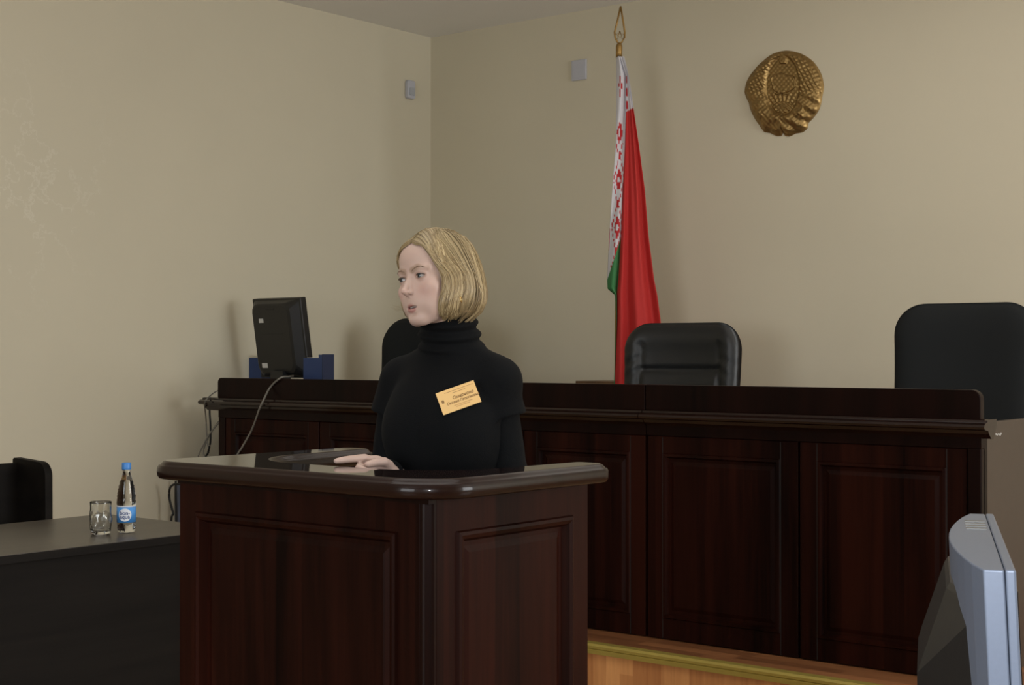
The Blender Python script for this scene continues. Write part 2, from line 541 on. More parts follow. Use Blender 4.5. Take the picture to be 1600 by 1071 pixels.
# right wall with a window opening beside the bench
bm = bmesh.new()
wy = [(3.9, 6.7)]
add_box(bm, XR, XR + 0.1, YF, YW, 0, 0.9)
add_box(bm, XR, XR + 0.1, YF, YW, 2.8, ZC)
for a, b_ in ((YF, 3.9), (6.7, YW)):
    add_box(bm, XR, XR + 0.1, a, b_, 0.9, 2.8)
struct('wall_right', bm, M_wall)
for i, (a, b_) in enumerate(wy):
    bm = bmesh.new()
    for q in ((a, a + 0.06, 0.9, 2.8), (b_ - 0.06, b_, 0.9, 2.8), (a, b_, 0.9, 0.96), (a, b_, 2.74, 2.8), ((a + b_) / 2 - 0.03, (a + b_) / 2 + 0.03, 0.9, 2.8)):
        add_box(bm, XR + 0.02, XR + 0.08, q[0], q[1], q[2], q[3])
    w = struct('window_%d' % (i + 1), bm, M_white)
    g = part('window_pane', box_bm(XR + 0.045, XR + 0.055, a + 0.05, b_ - 0.05, 0.95, 2.75), M_glass, w)

# platform the bench stands on
YP = 4.94
ZP = 0.21
pl = thing('platform', 'low laminate platform with brass nosing carrying the dark judges bench', 'platform', (-2.6, YP, 0))
pl['kind'] = 'structure'
part('platform_top', box_bm(XW, 2.0, YP + 0.012, YW, ZP - 0.03, ZP), M_plat, pl, world_of=pl)
part('riser', box_bm(XW, 2.0, YP + 0.02, YP + 0.05, 0, ZP - 0.03), M_riser, pl, world_of=pl, label='striped orange laminate riser')
bm = bmesh.new()
prism(bm, [(YP + 0.05, ZP + 0.004), (YP + 0.008, ZP + 0.004), (YP, ZP - 0.004), (YP, ZP - 0.014), (YP + 0.004, ZP - 0.017), (YP, ZP - 0.020), (YP, ZP - 0.036), (YP + 0.011, ZP - 0.036), (YP + 0.011, ZP), (YP + 0.05, ZP)], XW, 2.0, 'x')
part('nosing', bm, M_brass, pl, world_of=pl, label='brass coloured nosing strip')

# ------------------------------------------------------------------ judges bench (two sections)
YB = 5.22
ZL0, ZL1 = 1.128, 1.163       # ledge
ZS = 1.268                    # top of the screen board
PZ1 = 1.055                   # top of the panel frames


def bench(x0, x1, seams, label, left_end, right_end):
    t = thing('judges_bench', label, 'bench', ((x0 + x1) / 2, YB, ZP), group='sections of the judges bench')
    # carcass behind the panels, worktop
    bm = bmesh.new()
    add_box(bm, x0, x1, YB + 0.02, YB + 0.05, ZP, ZL0)
    part('front_board', bm, M_maho_plain, t, world_of=t)
    part('worktop', box_bm(x0, x1 + (-0.02 if right_end else 0), YB + 0.05, YB + 0.72, 1.03, 1.06), M_side, t, world_of=t)
    part('frieze', box_bm(x0, x1, YB - 0.006, YB + 0.02, PZ1 + 0.002, ZL0), M_maho_plain, t, world_of=t)
    xs = [x0] + seams + [x1]
    for i, (a, b_) in enumerate(zip(xs[:-1], xs[1:])):
        bm = bmesh.new()
        el = 0.055 if (left_end and i == 0) else 0.004
        er = 0.055 if (right_end and i == len(xs) - 2) else 0.004
        w = b_ - a - el - er
        st = 0.075
        framed_panel(bm, (a + el, YB, ZP + 0.004), (1, 0, 0), (0, -1, 0), w, PZ1 - ZP - 0.004,
                     [(0, 0.0), (0.003, 0.003), ((st, st, 0.085, 0.07), 0.003), ((st + 0.004, st + 0.004, 0.089, 0.074), 0.009), ((st + 0.014, st + 0.014, 0.099, 0.084), 0.010),
                      ((st + 0.022, st + 0.022, 0.107, 0.092), -0.010), ((st + 0.034, st + 0.034, 0.119, 0.104), -0.010), ((st + 0.05, st + 0.05, 0.135, 0.12), -0.004)], 0.018)
        part('panel', bm, M_maho, t, world_of=t)
        for xx in (a + el + st, b_ - er - st):      # fine upright joints of the frame
            part('frame_joint', box_bm(xx - 0.0012, xx + 0.0012, YB - 0.0042, YB - 0.002, ZP + 0.004, PZ1 - 0.004), M_blkmt, t, world_of=t)
    # ledge moulding: rounded nose with a bead underneath
    lx0 = x0 - 0.095 if left_end else x0
    lx1 = x1 + 0.035 if right_end else x1
    prof = [(YB + 0.05, ZL0 + 0.008), (YB + 0.05, ZL1), (YB - 0.025, ZL1), (YB - 0.036, ZL1 - 0.003), (YB - 0.038, ZL1 - 0.010), (YB - 0.052, ZL1 - 0.012), (YB - 0.064, ZL1 - 0.018),
            (YB - 0.069, ZL1 - 0.026), (YB - 0.064, ZL1 - 0.034), (YB - 0.050, ZL1 - 0.038), (YB - 0.030, ZL1 - 0.040), (YB - 0.022, ZL1 - 0.052), (YB - 0.006, ZL1 - 0.066), (YB, ZL1 - 0.07), (YB + 0.02, ZL1 - 0.07)]
    bm = bmesh.new()
    prism(bm, prof, lx0, lx1, 'x')
    part('ledge', bm, M_maho_top, t, world_of=t)
    bm = bmesh.new()
    poly = round_poly([(x0, ZL1 - 0.002), (x1, ZL1 - 0.002), (x1, ZS), (x0, ZS)], [0, 0, 0.035 if right_end else 0, 0.025 if left_end else 0])
    prism(bm, poly, YB - 0.012, YB + 0.022, 'y')
    part('screen_board', bm, M_maho_plain, t, world_of=t, bevel=0.003)
    if right_end:
        part('post', box_bm(x1 - 0.052, x1, YB - 0.006, YB + 0.03, ZP, PZ1 + 0.002), M_maho_plain, t, world_of=t, bevel=0.004)
        bm = bmesh.new()
        add_box(bm, x1 - 0.02, x1 - 0.002, YB + 0.03, YB + 0.75, ZP, 1.128)
        sd = part('side_panel', bm, M_side, t, world_of=t, label='greyish brown laminate end panel')
        bm = bmesh.new()
        add_box(bm, x1 - 0.022, x1, YB + 0.03, YB + 0.75, 1.128, 1.15)
        part('top_edge', bm, M_side, sd, world_of=t)
        bm = bmesh.new()      # scuffed flecks just below the ledge
        for k in range(7):
            yy = YB + 0.105 + 0.013 * k + rng.uniform(-0.003, 0.003)
            zz = 1.098 + rng.uniform(-0.004, 0.006)
            add_box(bm, x1 - 0.003, x1 - 0.0008, yy, yy + rng.uniform(0.004, 0.011), zz, zz + rng.uniform(0.003, 0.009))
        part('scuff_mark', bm, M_paper, t, world_of=t, label='small pale scuff on the end panel')
    if left_end:
        part('post', box_bm(x0, x0 + 0.052, YB - 0.006, YB + 0.03, ZP, PZ1 + 0.002), M_maho_plain, t, world_of=t, bevel=0.004)
        part('side_panel', box_bm(x0 + 0.002, x0 + 0.02, YB + 0.03, YB + 0.75, ZP, 1.128), M_side, t, world_of=t)
    return t


bench(-6.24, -3.502, [-5.47, -4.82, -4.16], 'far left long section of the dark mahogany judges bench, carrying the black monitor', True, False)
bench(-3.498, -2.06, [-2.79], 'right two-panel section of the dark mahogany judges bench, ending in a brown side panel', False, True)

# ------------------------------------------------------------------ lectern
LX0, LX1, LY0, LY1 = -2.875, -2.072, 2.285, 2.84
LZ = 1.10
lt = thing('lectern', 'dark mahogany witness stand with cut-out top at which the woman stands', 'lectern', (-2.47, 2.56, 0))
outer = [(-2.945, 2.222), (-2.000, 2.222), (-2.000, 2.86), (-2.115, 2.86), (-2.150, 2.405), (-2.775, 2.405), (-2.815, 2.90), (-2.925, 2.90)]
poly = round_poly(outer, [0.09, 0.13, 0.05, 0.03, 0.2, 0.2, 0.03, 0.05], 12)
bm = bmesh.new()
# rounded slab: rings following the outline, pulled in by vertex normals
n = len(poly)
nor = []
for i in range(n):
    a = Vector(poly[i - 1]); b_ = Vector(poly[(i + 1) % n])
    d = (b_ - a).normalized()
    nor.append(Vector((d.y, -d.x)))
T = 0.043
prof = [(0.014, 0.0), (0.005, 0.002), (0.0005, 0.008), (0.0, 0.016), (0.0, 0.026), (0.003, 0.0305), (0.004, 0.0325), (0.008, 0.033), (0.011, 0.037), (0.015, 0.041), (0.020, 0.043)]
rings = []
for ins, z in prof:
    rings.append([bm.verts.new((poly[i][0] - nor[i].x * ins, poly[i][1] - nor[i].y * ins, LZ + z)) for i in range(n)])
for A, B in zip(rings[:-1], rings[1:]):
    for k in range(n):
        bm.faces.new((A[k], A[(k + 1) % n], B[(k + 1) % n], B[k]))
bmesh.ops.triangle_fill(bm, use_beauty=True, use_dissolve=False, edges=[bm.edges.get((rings[0][k], rings[0][(k + 1) % n])) for k in range(n)])
bmesh.ops.triangle_fill(bm, use_beauty=True, use_dissolve=False, edges=[bm.edges.get((rings[-1][k], rings[-1][(k + 1) % n])) for k in range(n)])
for f in bm.faces:
    f.smooth = len(f.verts) == 4
    f.material_index = 1 if len(f.verts) == 4 else 0
part('tabletop', bm, [M_maho_gloss, M_maho_edge], lt, world_of=lt)
RINGS = [(0, 0.0), (0.002, 0.002), ((0.062, 0.062, 0.09, 0.075), 0.002), ((0.065, 0.065, 0.093, 0.078), 0.009), ((0.072, 0.072, 0.1, 0.085), 0.011),
         ((0.080, 0.080, 0.108, 0.093), 0.008), ((0.088, 0.088, 0.116, 0.101), -0.010), ((0.098, 0.098, 0.126, 0.111), -0.010), ((0.112, 0.112, 0.14, 0.125), -0.005)]
CH = 0.022
bm = bmesh.new()
framed_panel(bm, (LX0, LY0, 0.0), (1, 0, 0), (0, -1, 0), LX1 - LX0 - CH, LZ, RINGS, 0.02)
part('front_panel', bm, M_maho, lt, world_of=lt)
bm = bmesh.new()
framed_panel(bm, (LX1, LY0 + CH, 0.0), (0, 1, 0), (1, 0, 0), LY1 - LY0 - CH, LZ, RINGS, 0.02)
part('side_panel', bm, M_maho, lt, world_of=lt)
bm = bmesh.new()
framed_panel(bm, (LX0, LY1, 0.0), (0, -1, 0), (-1, 0, 0), LY1 - LY0, LZ, RINGS, 0.02)
part('side_panel', bm, M_maho, lt, world_of=lt)
bm = bmesh.new()
# moulded corner post between the two faces
cx, cy = LX1 - CH, LY0 + CH
prism(bm, [(cx, LY0 - 0.002), (cx + 0.007, LY0 - 0.002), (cx + 0.008, LY0 + 0.004), (LX1 - 0.004, cy - 0.008), (LX1 + 0.002, cy - 0.007), (LX1 + 0.002, cy), (cx, cy)], 0.0, LZ, 'z')
part('corner_post', bm, M_maho_plain, lt, world_of=lt)
part('frieze', box_bm(LX0 - 0.004, LX1 + 0.004, LY0 - 0.004, LY0 + 0.02, LZ - 0.012, LZ - 0.001), M_maho_plain, lt, world_of=lt)

# ------------------------------------------------------------------ table on the left with bottle and glass
TX0, TX1, TY0, TY1, TZ = -5.08, -4.285, 1.3, 3.66, 0.75
tb = thing('table', 'dark brown table standing left of the witness stand, carrying bottle and glass', 'table', (-4.68, 2.5, 0))
part('tabletop', box_bm(TX0, TX1, TY0, TY1, TZ - 0.028, TZ), M_table, tb, world_of=tb, bevel=0.002)
part('edge_band', box_bm(TX1 - 0.001, TX1 + 0.0015, TY0, TY1, TZ - 0.028, TZ - 0.002), M_table_d, tb, world_of=tb)
part('modesty_panel', box_bm(TX1 - 0.09, TX1 - 0.07, TY0 + 0.04, TY1 - 0.04, 0.05, TZ - 0.028), M_table_d, tb, world_of=tb)
for y in (TY0 + 0.02, TY1 - 0.045):
    part('end_panel', box_bm(TX0 + 0.03, TX1 - 0.03, y, y + 0.025, 0.0, TZ - 0.028), M_table_d, tb, world_of=tb)

bt = thing('water_bottle', 'clear plastic water bottle with blue cap and blue label on the left table', 'bottle', (-4.494, 3.329, TZ))
bp_ = [(0.012, 0.004), (0.026, 0.001), (0.0315, 0.006), (0.033, 0.016), (0.033, 0.036), (0.0325, 0.040), (0.0325, 0.096), (0.034, 0.100), (0.035, 0.108), (0.034, 0.114), (0.0345, 0.120), (0.0322, 0.126), (0.0340, 0.131), (0.0312, 0.138), (0.0328, 0.143),
       (0.0296, 0.150), (0.0310, 0.155), (0.0268, 0.163), (0.0282, 0.168), (0.0238, 0.176), (0.0248, 0.181), (0.0212, 0.190), (0.0178, 0.203), (0.0140, 0.216), (0.0132, 0.224), (0.0155, 0.226), (0.0155, 0.229), (0.0128, 0.2305), (0.0128, 0.240)]
bm = bmesh.new()
def petal(a, z, r):
    return -0.0075 * max(0.0, (0.036 - z) / 0.036) * (0.5 + 0.5 * math.cos(5 * a)) if z < 0.036 and r > 0.02 else 0.0
add_lathe(bm, bp_, n=40, wob=petal)
part('bottle_body', bm, M_pet, bt, smooth=True)
bm = bmesh.new()
add_lathe(bm, [(0.0, 0.228), (0.0158, 0.228), (0.0162, 0.230), (0.0162, 0.250), (0.0150, 0.2525), (0.0, 0.2525)], n=30, wob=lambda a, z, r: 0.0004 * math.cos(30 * a) if r > 0.0155 else 0)
part('cap', bm, M_capblue, bt, smooth=True)
bm = bmesh.new()
add_lathe(bm, [(0.0331, 0.0385), (0.0342, 0.0385), (0.0342, 0.0965), (0.0331, 0.0965)], n=48)
lb = part('label', bm, M_lblblue, bt, smooth=True, label='blue paper label')
bm = bmesh.new()
add_lathe(bm, [(0.0331, 0.0945), (0.0346, 0.0945), (0.0346, 0.0985), (0.0331, 0.0985)], n=48)
part('label_rim', bm, M_lblwhite, lb, smooth=True)
# white disc and lettering wrapped round the label, turned towards the room
A0 = math.atan2(-3.329, 4.494) - 0.16


def wrap(x, z, r):
    a = A0 + x / 0.0342
    return (r * math.cos(a), r * math.sin(a), z)


bm = bmesh.new()
cv = []
for j in range(7):
    rr = 0.0235 * j / 6
    cv.append([bm.verts.new(wrap(rr * math.cos(2 * math.pi * k / 36), 0.0665 + rr * math.sin(2 * math.pi * k / 36), 0.0346)) for k in range(36)] if j else [bm.verts.new(wrap(0, 0.0665, 0.0346))])
for k in range(36):
    bm.faces.new((cv[0][0], cv[1][k], cv[1][(k + 1) % 36]))
    for j in range(1, 6):
        bm.faces.new((cv[j][k], cv[j + 1][k], cv[j + 1][(k + 1) % 36], cv[j][(k + 1) % 36]))
part('label_disc', bm, M_lblwhite, lb)
for txt, zz in (('bon-', 0.0725), ('aqua', 0.0595)):
    o = text_mesh('lettering', txt, 0.0195, M_lblnavy, lb, Matrix.Identity(4), 0.0001, bold=0.00035)
    for v in o.data.vertices:
        v.co = wrap(v.co.x, zz + v.co.y, 0.0348 + v.co.z)

gl = thing('drinking_glass', 'clear faceted drinking glass beside the water bottle on the left table', 'glass', (-4.518, 3.236, TZ))
bm = bmesh.new()
def facet(a, z, r):
    if r < 0.02: return 0
    s = math.sin(math.pi * min(1, max(0, (z - 0.01) / 0.085)))
    return 0.0022 * s * (math.cos(7 * a + z * 120) + math.cos(7 * a - z * 120)) * 0.5
gp = [(0.0, 0.001), (0.030, 0.001), (0.0335, 0.004), (0.036, 0.014), (0.0385, 0.035), (0.0385, 0.060), (0.0372, 0.082), (0.037, 0.100), (0.038, 0.116), (0.0372, 0.1175), (0.0362, 0.116), (0.0352, 0.100), (0.0352, 0.082), (0.0362, 0.060), (0.0360, 0.035), (0.033, 0.018), (0.028, 0.013), (0.0, 0.012)]
zz = []
for (a, b_), (c, d) in zip(gp[:-1], gp[1:]):
    for k in range(3): zz.append((a + (c - a) * k / 3, b_ + (d - b_) * k / 3))
zz.append(gp[-1])
add_lathe(bm, zz, n=56, wob=lambda a, z, r: facet(a, z, r))
bmesh.ops.remove_doubles(bm, verts=bm.verts, dist=1e-6)
part('glass_body', bm, M_glass, gl, smooth=True)

# wooden bench seat behind the table
bs = thing('bench_seat', 'black wooden bench with raised end panel between left table and wall', 'bench', (-5.5, 2.5, 0))
part('backrest', box_bm(-5.615, -5.585, 1.2, 3.585, 0.45, 0.936), M_table_d, bs, world_of=bs)
part('seat', box_bm(-5.585, -5.2, 1.2, 3.585, 0.41, 0.45), M_table_d, bs, world_of=bs)
for y in (1.17, 3.585):
    bm = bmesh.new()
    prism(bm, round_poly([(-5.64, 0.0), (-5.375, 0.0), (-5.385, 0.945), (-5.625, 0.958)], [0, 0, 0.06, 0.012]), y, y + 0.035, 'y')
    part('end_panel', bm, M_table_d, bs, world_of=bs, bevel=0.003)

# ------------------------------------------------------------------ wall things
ems = thing('motion_sensor', 'white motion sensor high on the left wall near the corner', 'sensor', (XW, 7.085, 3.105))
bm = bmesh.new()
poly = round_poly([(-0.036, -0.06), (0.036, -0.06), (0.036, 0.06), (-0.036, 0.06)], [0.016] * 4, 5)
prism(bm, poly, 0.0, 0.032, 'x')
part('sensor_body', bm, M_white, ems, bevel=0.008)
bm = bmesh.new()
prism(bm, round_poly([(-0.025, -0.038), (0.025, -0.038), (0.025, 0.012), (-0.025, 0.012)], [0.01] * 4, 4), 0.03, 0.037, 'x')
part('lens', bm, simple('sensor_lens', (0.42, 0.44, 0.47), 0.3), ems)
cp = thing('cover_plate', 'white square cover plate high on the back wall left of the flag', 'cover plate', (-5.382, YW, 3.12))
bm = bmesh.new()
add_box(bm, -0.055, 0.055, -0.012, 0.0, -0.062, 0.062)
part('plate', bm, M_white, cp, bevel=0.004)
part('rim', box_bm(-0.04, 0.04, -0.0135, -0.011, -0.046, 0.046), M_white, cp)

# ---- gilded coat of arms
em = thing('coat_of_arms', 'round gilded coat of arms relief on the back wall right of the flag', 'emblem', (-3.993, YW, 2.825))
OUT = [(560, 120), (700, 150), (820, 230), (900, 360), (922, 470), (905, 580), (882, 690), (832, 770), (775, 830), (762, 890), (720, 925), (650, 938), (590, 970), (545, 965), (528, 925), (510, 965), (470, 970), (400, 938), (340, 930), (290, 860), (230, 770), (185, 640), (140, 530), (165, 420), (240, 310), (330, 220), (430, 150)]
oc = np.array(OUT, float) - np.array([530, 545])
oc[:, 1] *= -1
th = np.unwrap(np.arctan2(oc[:, 1], oc[:, 0]))
rr = np.hypot(oc[:, 0], oc[:, 1])
o_ = np.argsort(th % (2 * np.pi))
th_s = (th % (2 * np.pi))[o_]; rr_s = rr[o_]
NT, NR = 260, 120
tt = np.linspace(0, 2 * np.pi, NT, endpoint=False)
R = np.interp(tt, np.concatenate([th_s - 2 * np.pi, th_s, th_s + 2 * np.pi]), np.tile(rr_s, 3))
q = np.linspace(0, 1, NR)
U = (q[:, None] * R[None, :]) * np.cos(tt)[None, :]
V = (q[:, None] * R[None, :]) * np.sin(tt)[None, :]
edge = 1 - q[:, None] ** 10 + 0 * U
Q = q[:, None] + 0 * U


def sm(x, a, b):
    t = np.clip((x - a) / (b - a), 0, 1)
    return t * t * (3 - 2 * t)


oval = np.hypot((U - 5) / 165, (V - 75) / 290)                  # 1 on the inner oval's rim
H = 10 * (1 - Q ** 3)
wr = sm(oval, 0.95, 1.12)
H += 16 * wr * (1 - sm(Q, 0.86, 1.0)) * (0.55 + 0.45 * np.sin(np.pi * np.clip((Q - 0.4) / 0.6, 0, 1)))
# wheat ears above: rows of grains; flax/clover bumps
ang = np.arctan2(V, U)
upm = sm(V, -60, 20) * wr * (1 - sm(Q, 0.93, 1.0))
gr = np.abs(np.sin(U / 13.0 + V / 26.0)) * np.abs(np.sin(V / 15.0 - U / 30.0))
H += 6 * upm * gr
# ribbon wraps on both sides: overlapping bands
lowm = sm(-V, -40, 60) * wr * (1 - sm(Q, 0.93, 1.0))
bands = (0.5 + 0.5 * np.sin((V * 0.9 + np.abs(U) * 0.55) / 17.0))
H += 8 * lowm * np.where(U > 0, bands, 0.35 * bands + 0.3)
# band across the foot and the knot
foot = np.exp(-((V + 250 - 0.0012 * U ** 2) / 55) ** 2) * (np.abs(U) < 220)
H += 10 * foot + 3 * foot * np.sin(U / 9.0) * np.sin(V / 11.0)
# globe at the foot of the field with parallels, sun rays, map outline, star
gl_ = np.hypot(U - 5, (V + 215)) / 135
inside = 1 - sm(oval, 0.92, 1.0)
H += inside * np.where(gl_ < 1, 12 * np.sqrt(np.clip(1 - gl_ ** 2, 0, 1)) + 2 * np.sin(gl_ * 22), 0)
ray = np.hypot(U - 5, V + 215)
H += inside * np.where((gl_ > 1) & (ray < 270), 3.2 * np.sin(np.arctan2(V + 215, U - 5) * 26) * (1 - (ray - 135) / 135), 0)
mo = np.hypot((U - 10) / 120, (V - 95) / 105) + 0.09 * np.sin(5 * ang + 1) + 0.06 * np.sin(11 * ang)
H += inside * 5 * (1 - sm(mo, 0.92, 1.0)) + inside * 5 * np.exp(-((mo - 0.97) / 0.05) ** 2)
a5 = np.arctan2(U - 8, V - 330)
k5 = 2 * np.pi / 5
am = (a5 + k5 / 2) % k5 - k5 / 2
star = np.hypot(U - 8, V - 330) * (np.cos(np.abs(am) - 0.628) / math.cos(0.628) * 0.62 + 0.38) / 46
H += 9 * (1 - sm(star, 0.8, 1.05))
H += 1.2 * np.sin(U / 7.0) * np.sin(V / 8.3) * (1 - sm(Q, 0.9, 1.0))
H *= (1 - sm(Q, 0.965, 1.0) * 0.75)
SX = 0.242 / 390.0
SZ = 0.2355 / 425.0
ev, ef = [], []
for i in range(NR):
    for j in range(NT):
        ev.append((U[i, j] * SX, -(0.006 + H[i, j] * 0.0011), V[i, j] * SZ - 0.11 * U[i, j] * SX))
for j in range(NT):
    ev.append((U[-1, j] * SX, 0.0, V[-1, j] * SZ - 0.11 * U[-1, j] * SX))
for i in range(NR):
    for j in range(NT):
        ef.append((i * NT + j, i * NT + (j + 1) % NT, (i + 1) * NT + (j + 1) % NT, (i + 1) * NT + j))
np_mesh('relief', ev, ef, M_gold, em)

# ------------------------------------------------------------------ flag on its pole
YFL = 6.80
p_top = at(967.5, 78, YFL)
p_bot = at(963.5, 600, YFL)
dirp = (p_top - p_bot).normalized()
p_foot = p_bot + dirp * ((ZP + 0.08 - p_bot.z) / dirp.z)
fp = thing('flag_pole', 'brass topped flag pole with pierced spearhead standing behind the bench', 'flagpole', (p_foot.x, p_foot.y, ZP))
bm = bmesh.new()
add_tube(bm, [p_foot - dirp * 0.06, p_top], 0.0125, 14)
part('pole', bm, M_goldp, fp, world_of=fp, smooth=True)
bm = bmesh.new()
add_lathe(bm, [(0.0, 0.0), (0.125, 0.0), (0.125, 0.02), (0.10, 0.045), (0.05, 0.06), (0.03, 0.12), (0.0, 0.12)], n=32)
part('stand', bm, M_goldp, fp, smooth=False)
SC_ = 8.3 / FPX
ft = at(966.5, 92, YFL)
fin_o = Vector((ft.x, ft.y, 0))


def fx(px, py):                     # spearhead drawn facing the room (turned towards the camera side)
    dx = (px - 967.5) * SC_
    z = EYE - (py - HZ) * at(967.5, py, YFL).dot(Vector((FW[0], FW[1], 0))) / FPX
    return p_top.x + dx * RT[0], p_top.y + dx * RT[1], z


fin = bmesh.new()
rim = [(970, 9), (964.5, 34), (960.5, 50), (961.5, 58), (965, 65), (968, 68), (972, 65), (976, 58), (976.5, 50), (973.5, 30), (970, 9)]
add_tube(fin, [fx(*p) for p in rim], 0.0052, 8)
st = []
for k in range(5):
    a = math.pi / 2 + k * 4 * math.pi / 5
    st.append(fx(968.7 + 7.0 * math.cos(a), 54.5 - 7.0 * math.sin(a)))
st.append(st[0])
add_tube(fin, st, 0.0028, 6)
add_tube(fin, [fx(968, 66), fx(967.8, 70), fx(967.6, 73), fx(967.5, 80), fx(967.4, 90)], 0.0175, 14, taper=[0.45, 0.95, 1.05, 1.0, 1.0])
part('spearhead', fin, M_goldp, fp, world_of=fp, smooth=True, label='pierced brass spearhead with a star')

fg = None
# cloth: rows down the flag; across a row: hanging hoist strip (front left), crease, red field, folded round the back
yk = [90, 120, 172, 230, 300, 370, 437, 452, 462, 500, 560, 640, 700]
xl = [963, 963, 962.5, 961, 956, 951.5, 948.5, 949, 960.5, 962, 960, 957, 955]
xc = [968, 977.5, 977.5, 975.5, 972, 969.5, 965.5, 964, 963.2, 963.0, 961.0, 958.0, 956.0]
xr = [975, 982, 989.5, 998, 1007, 1012.5, 1021, 1024, 1026, 1031, 1036, 1040, 1042]
NZ_, NU = 330, 150
ys = np.linspace(90, 700, NZ_)
L_ = np.interp(ys, yk, xl); C_ = np.interp(ys, yk, xc); R_ = np.interp(ys, yk, xr)
fv, ff, fc = [], [], []
WHITE = (0.62, 0.61, 0.64); RED = (0.50, 0.035, 0.032); GREEN = (0.055, 0.21, 0.075); ORN = (0.46, 0.03, 0.035)
base = at(967, 300, YFL)
for i, y in enumerate(ys):
    tz = (y - 90) / 610
    for j in range(NU):
        u = j / NU
        if u < 0.24:               # hoist strip, from the left edge towards the crease
            k = u / 0.24
            px = L_[i] + (C_[i] - L_[i] + 0.6) * k
            dep = -0.03 - 0.025 * math.sin(k * math.pi) * (0.3 + tz) + 0.012 * math.sin(k * 5 + y * 0.02)
        elif u < 0.62:             # red field
            k = (u - 0.24) / 0.38
            px = C_[i] + (R_[i] - C_[i]) * k
            amp = 0.010 + 0.045 * min(1, tz * 1.3)
            dep = -0.035 - amp * (0.9 * math.sin(k * math.pi) + 0.42 * math.sin(k * 13 + 1.4 * tz) + 0.25 * math.sin(k * 21 - 2.2 * tz + 1))
        else:                      # round the back
            k = (u - 0.62) / 0.38
            px = R_[i] + (L_[i] - R_[i]) * k
            dep = 0.02 + (0.02 + 0.05 * tz) * math.sin(k * math.pi) + 0.012 * math.sin(k * 12)
            if k < 0.1: dep = -0.035 + (dep + 0.035) * k / 0.1
            if k > 0.9: dep = -0.03 + (dep + 0.03) * (1 - k) / 0.1
        # lateral offset measured across the line of sight, folds along the wall's depth
        dx = (px - 967) * SC_
        P = (base.x + dx * RT[0] + dep * -FW[0] * -1, base.y + dx * RT[1] + dep * FW[1], at(967, y, YFL).z)
        fv.append(P)
        # pigment
        c = RED
        kk = u / 0.24
        if u < 0.24:
            c = WHITE
            gy = 452 - 0 * y
            if y > 437 - 65 * kk * 1.02 and y > 366: c = GREEN
            else:
                # stepped woven ornament
                zz_ = int(y / 3.2) * 3.2
                ww = int((px - C_[i] + 7) / 1.6) * 1.6
                per = 74.0
                ph = ((zz_ - 96) % per) / per
                tri = abs(ph - 0.5) * 2
                if 120 < y < 420:
                    a1 = abs(ww - (-1.5 if y < 240 else 0.5)) / (8.5 if y > 150 else 4)
                    if a1 + tri < 0.50 and a1 + tri > 0.16: c = ORN
                    if abs(a1 - (1 - tri) * 0.9) < 0.07 and y > 225: c = ORN
        else:
            k = (u - 0.24) / 0.38
            lim = 176 - 6 * k if u < 0.62 else 170
            if y < lim:
                c = WHITE
                if u < 0.34 and y > 112 and (int(y / 4) % 5) < 3: c = ORN
        fc.append(c)
for i in range(NZ_ - 1):
    for j in range(NU):
        ff.append((i * NU + j, i * NU + (j + 1) % NU, (i + 1) * NU + (j + 1) % NU, (i + 1) * NU + j))
ctr = np.array([p_foot.x, p_foot.y, ZP])
fl_o = np_mesh('flag', np.array(fv), ff, M_flag, None, True, np.array(fc))
tag(fl_o, 'red, white and green national flag with woven ornament hanging folded on the brass pole', 'flag')

# low cabinet by the back wall, left of the flag
cb = thing('cabinet', 'low brown wooden cabinet at the back wall, seen left of the flag foot', 'cabinet', (-4.78, 7.12, ZP))
part('body', box_bm(-5.15, -4.42, 7.01, 7.28, ZP, 1.215), M_oak, cb, world_of=cb)
part('top_board', box_bm(-5.18, -4.40, 6.985, 7.285, 1.215, 1.238), M_oak, cb, world_of=cb)
for a, b_ in ((-5.14, -4.79), (-4.78, -4.43)):
    d = part('door', box_bm(a, b_, 6.995, 7.01, ZP + 0.06, 1.20), M_oak, cb, world_of=cb)
    hx = b_ - 0.05 if a < -5 else a + 0.05
    bm = bmesh.new(); add_tube(bm, [(hx - cb.location.x, 6.995 - cb.location.y, 0.55), (hx - cb.location.x, 6.97 - cb.location.y, 0.55), (hx - cb.location.x, 6.97 - cb.location.y, 0.65), (hx - cb.location.x, 6.995 - cb.location.y, 0.65)], 0.004, 8)
    part('handle', bm, M_chrome, d)


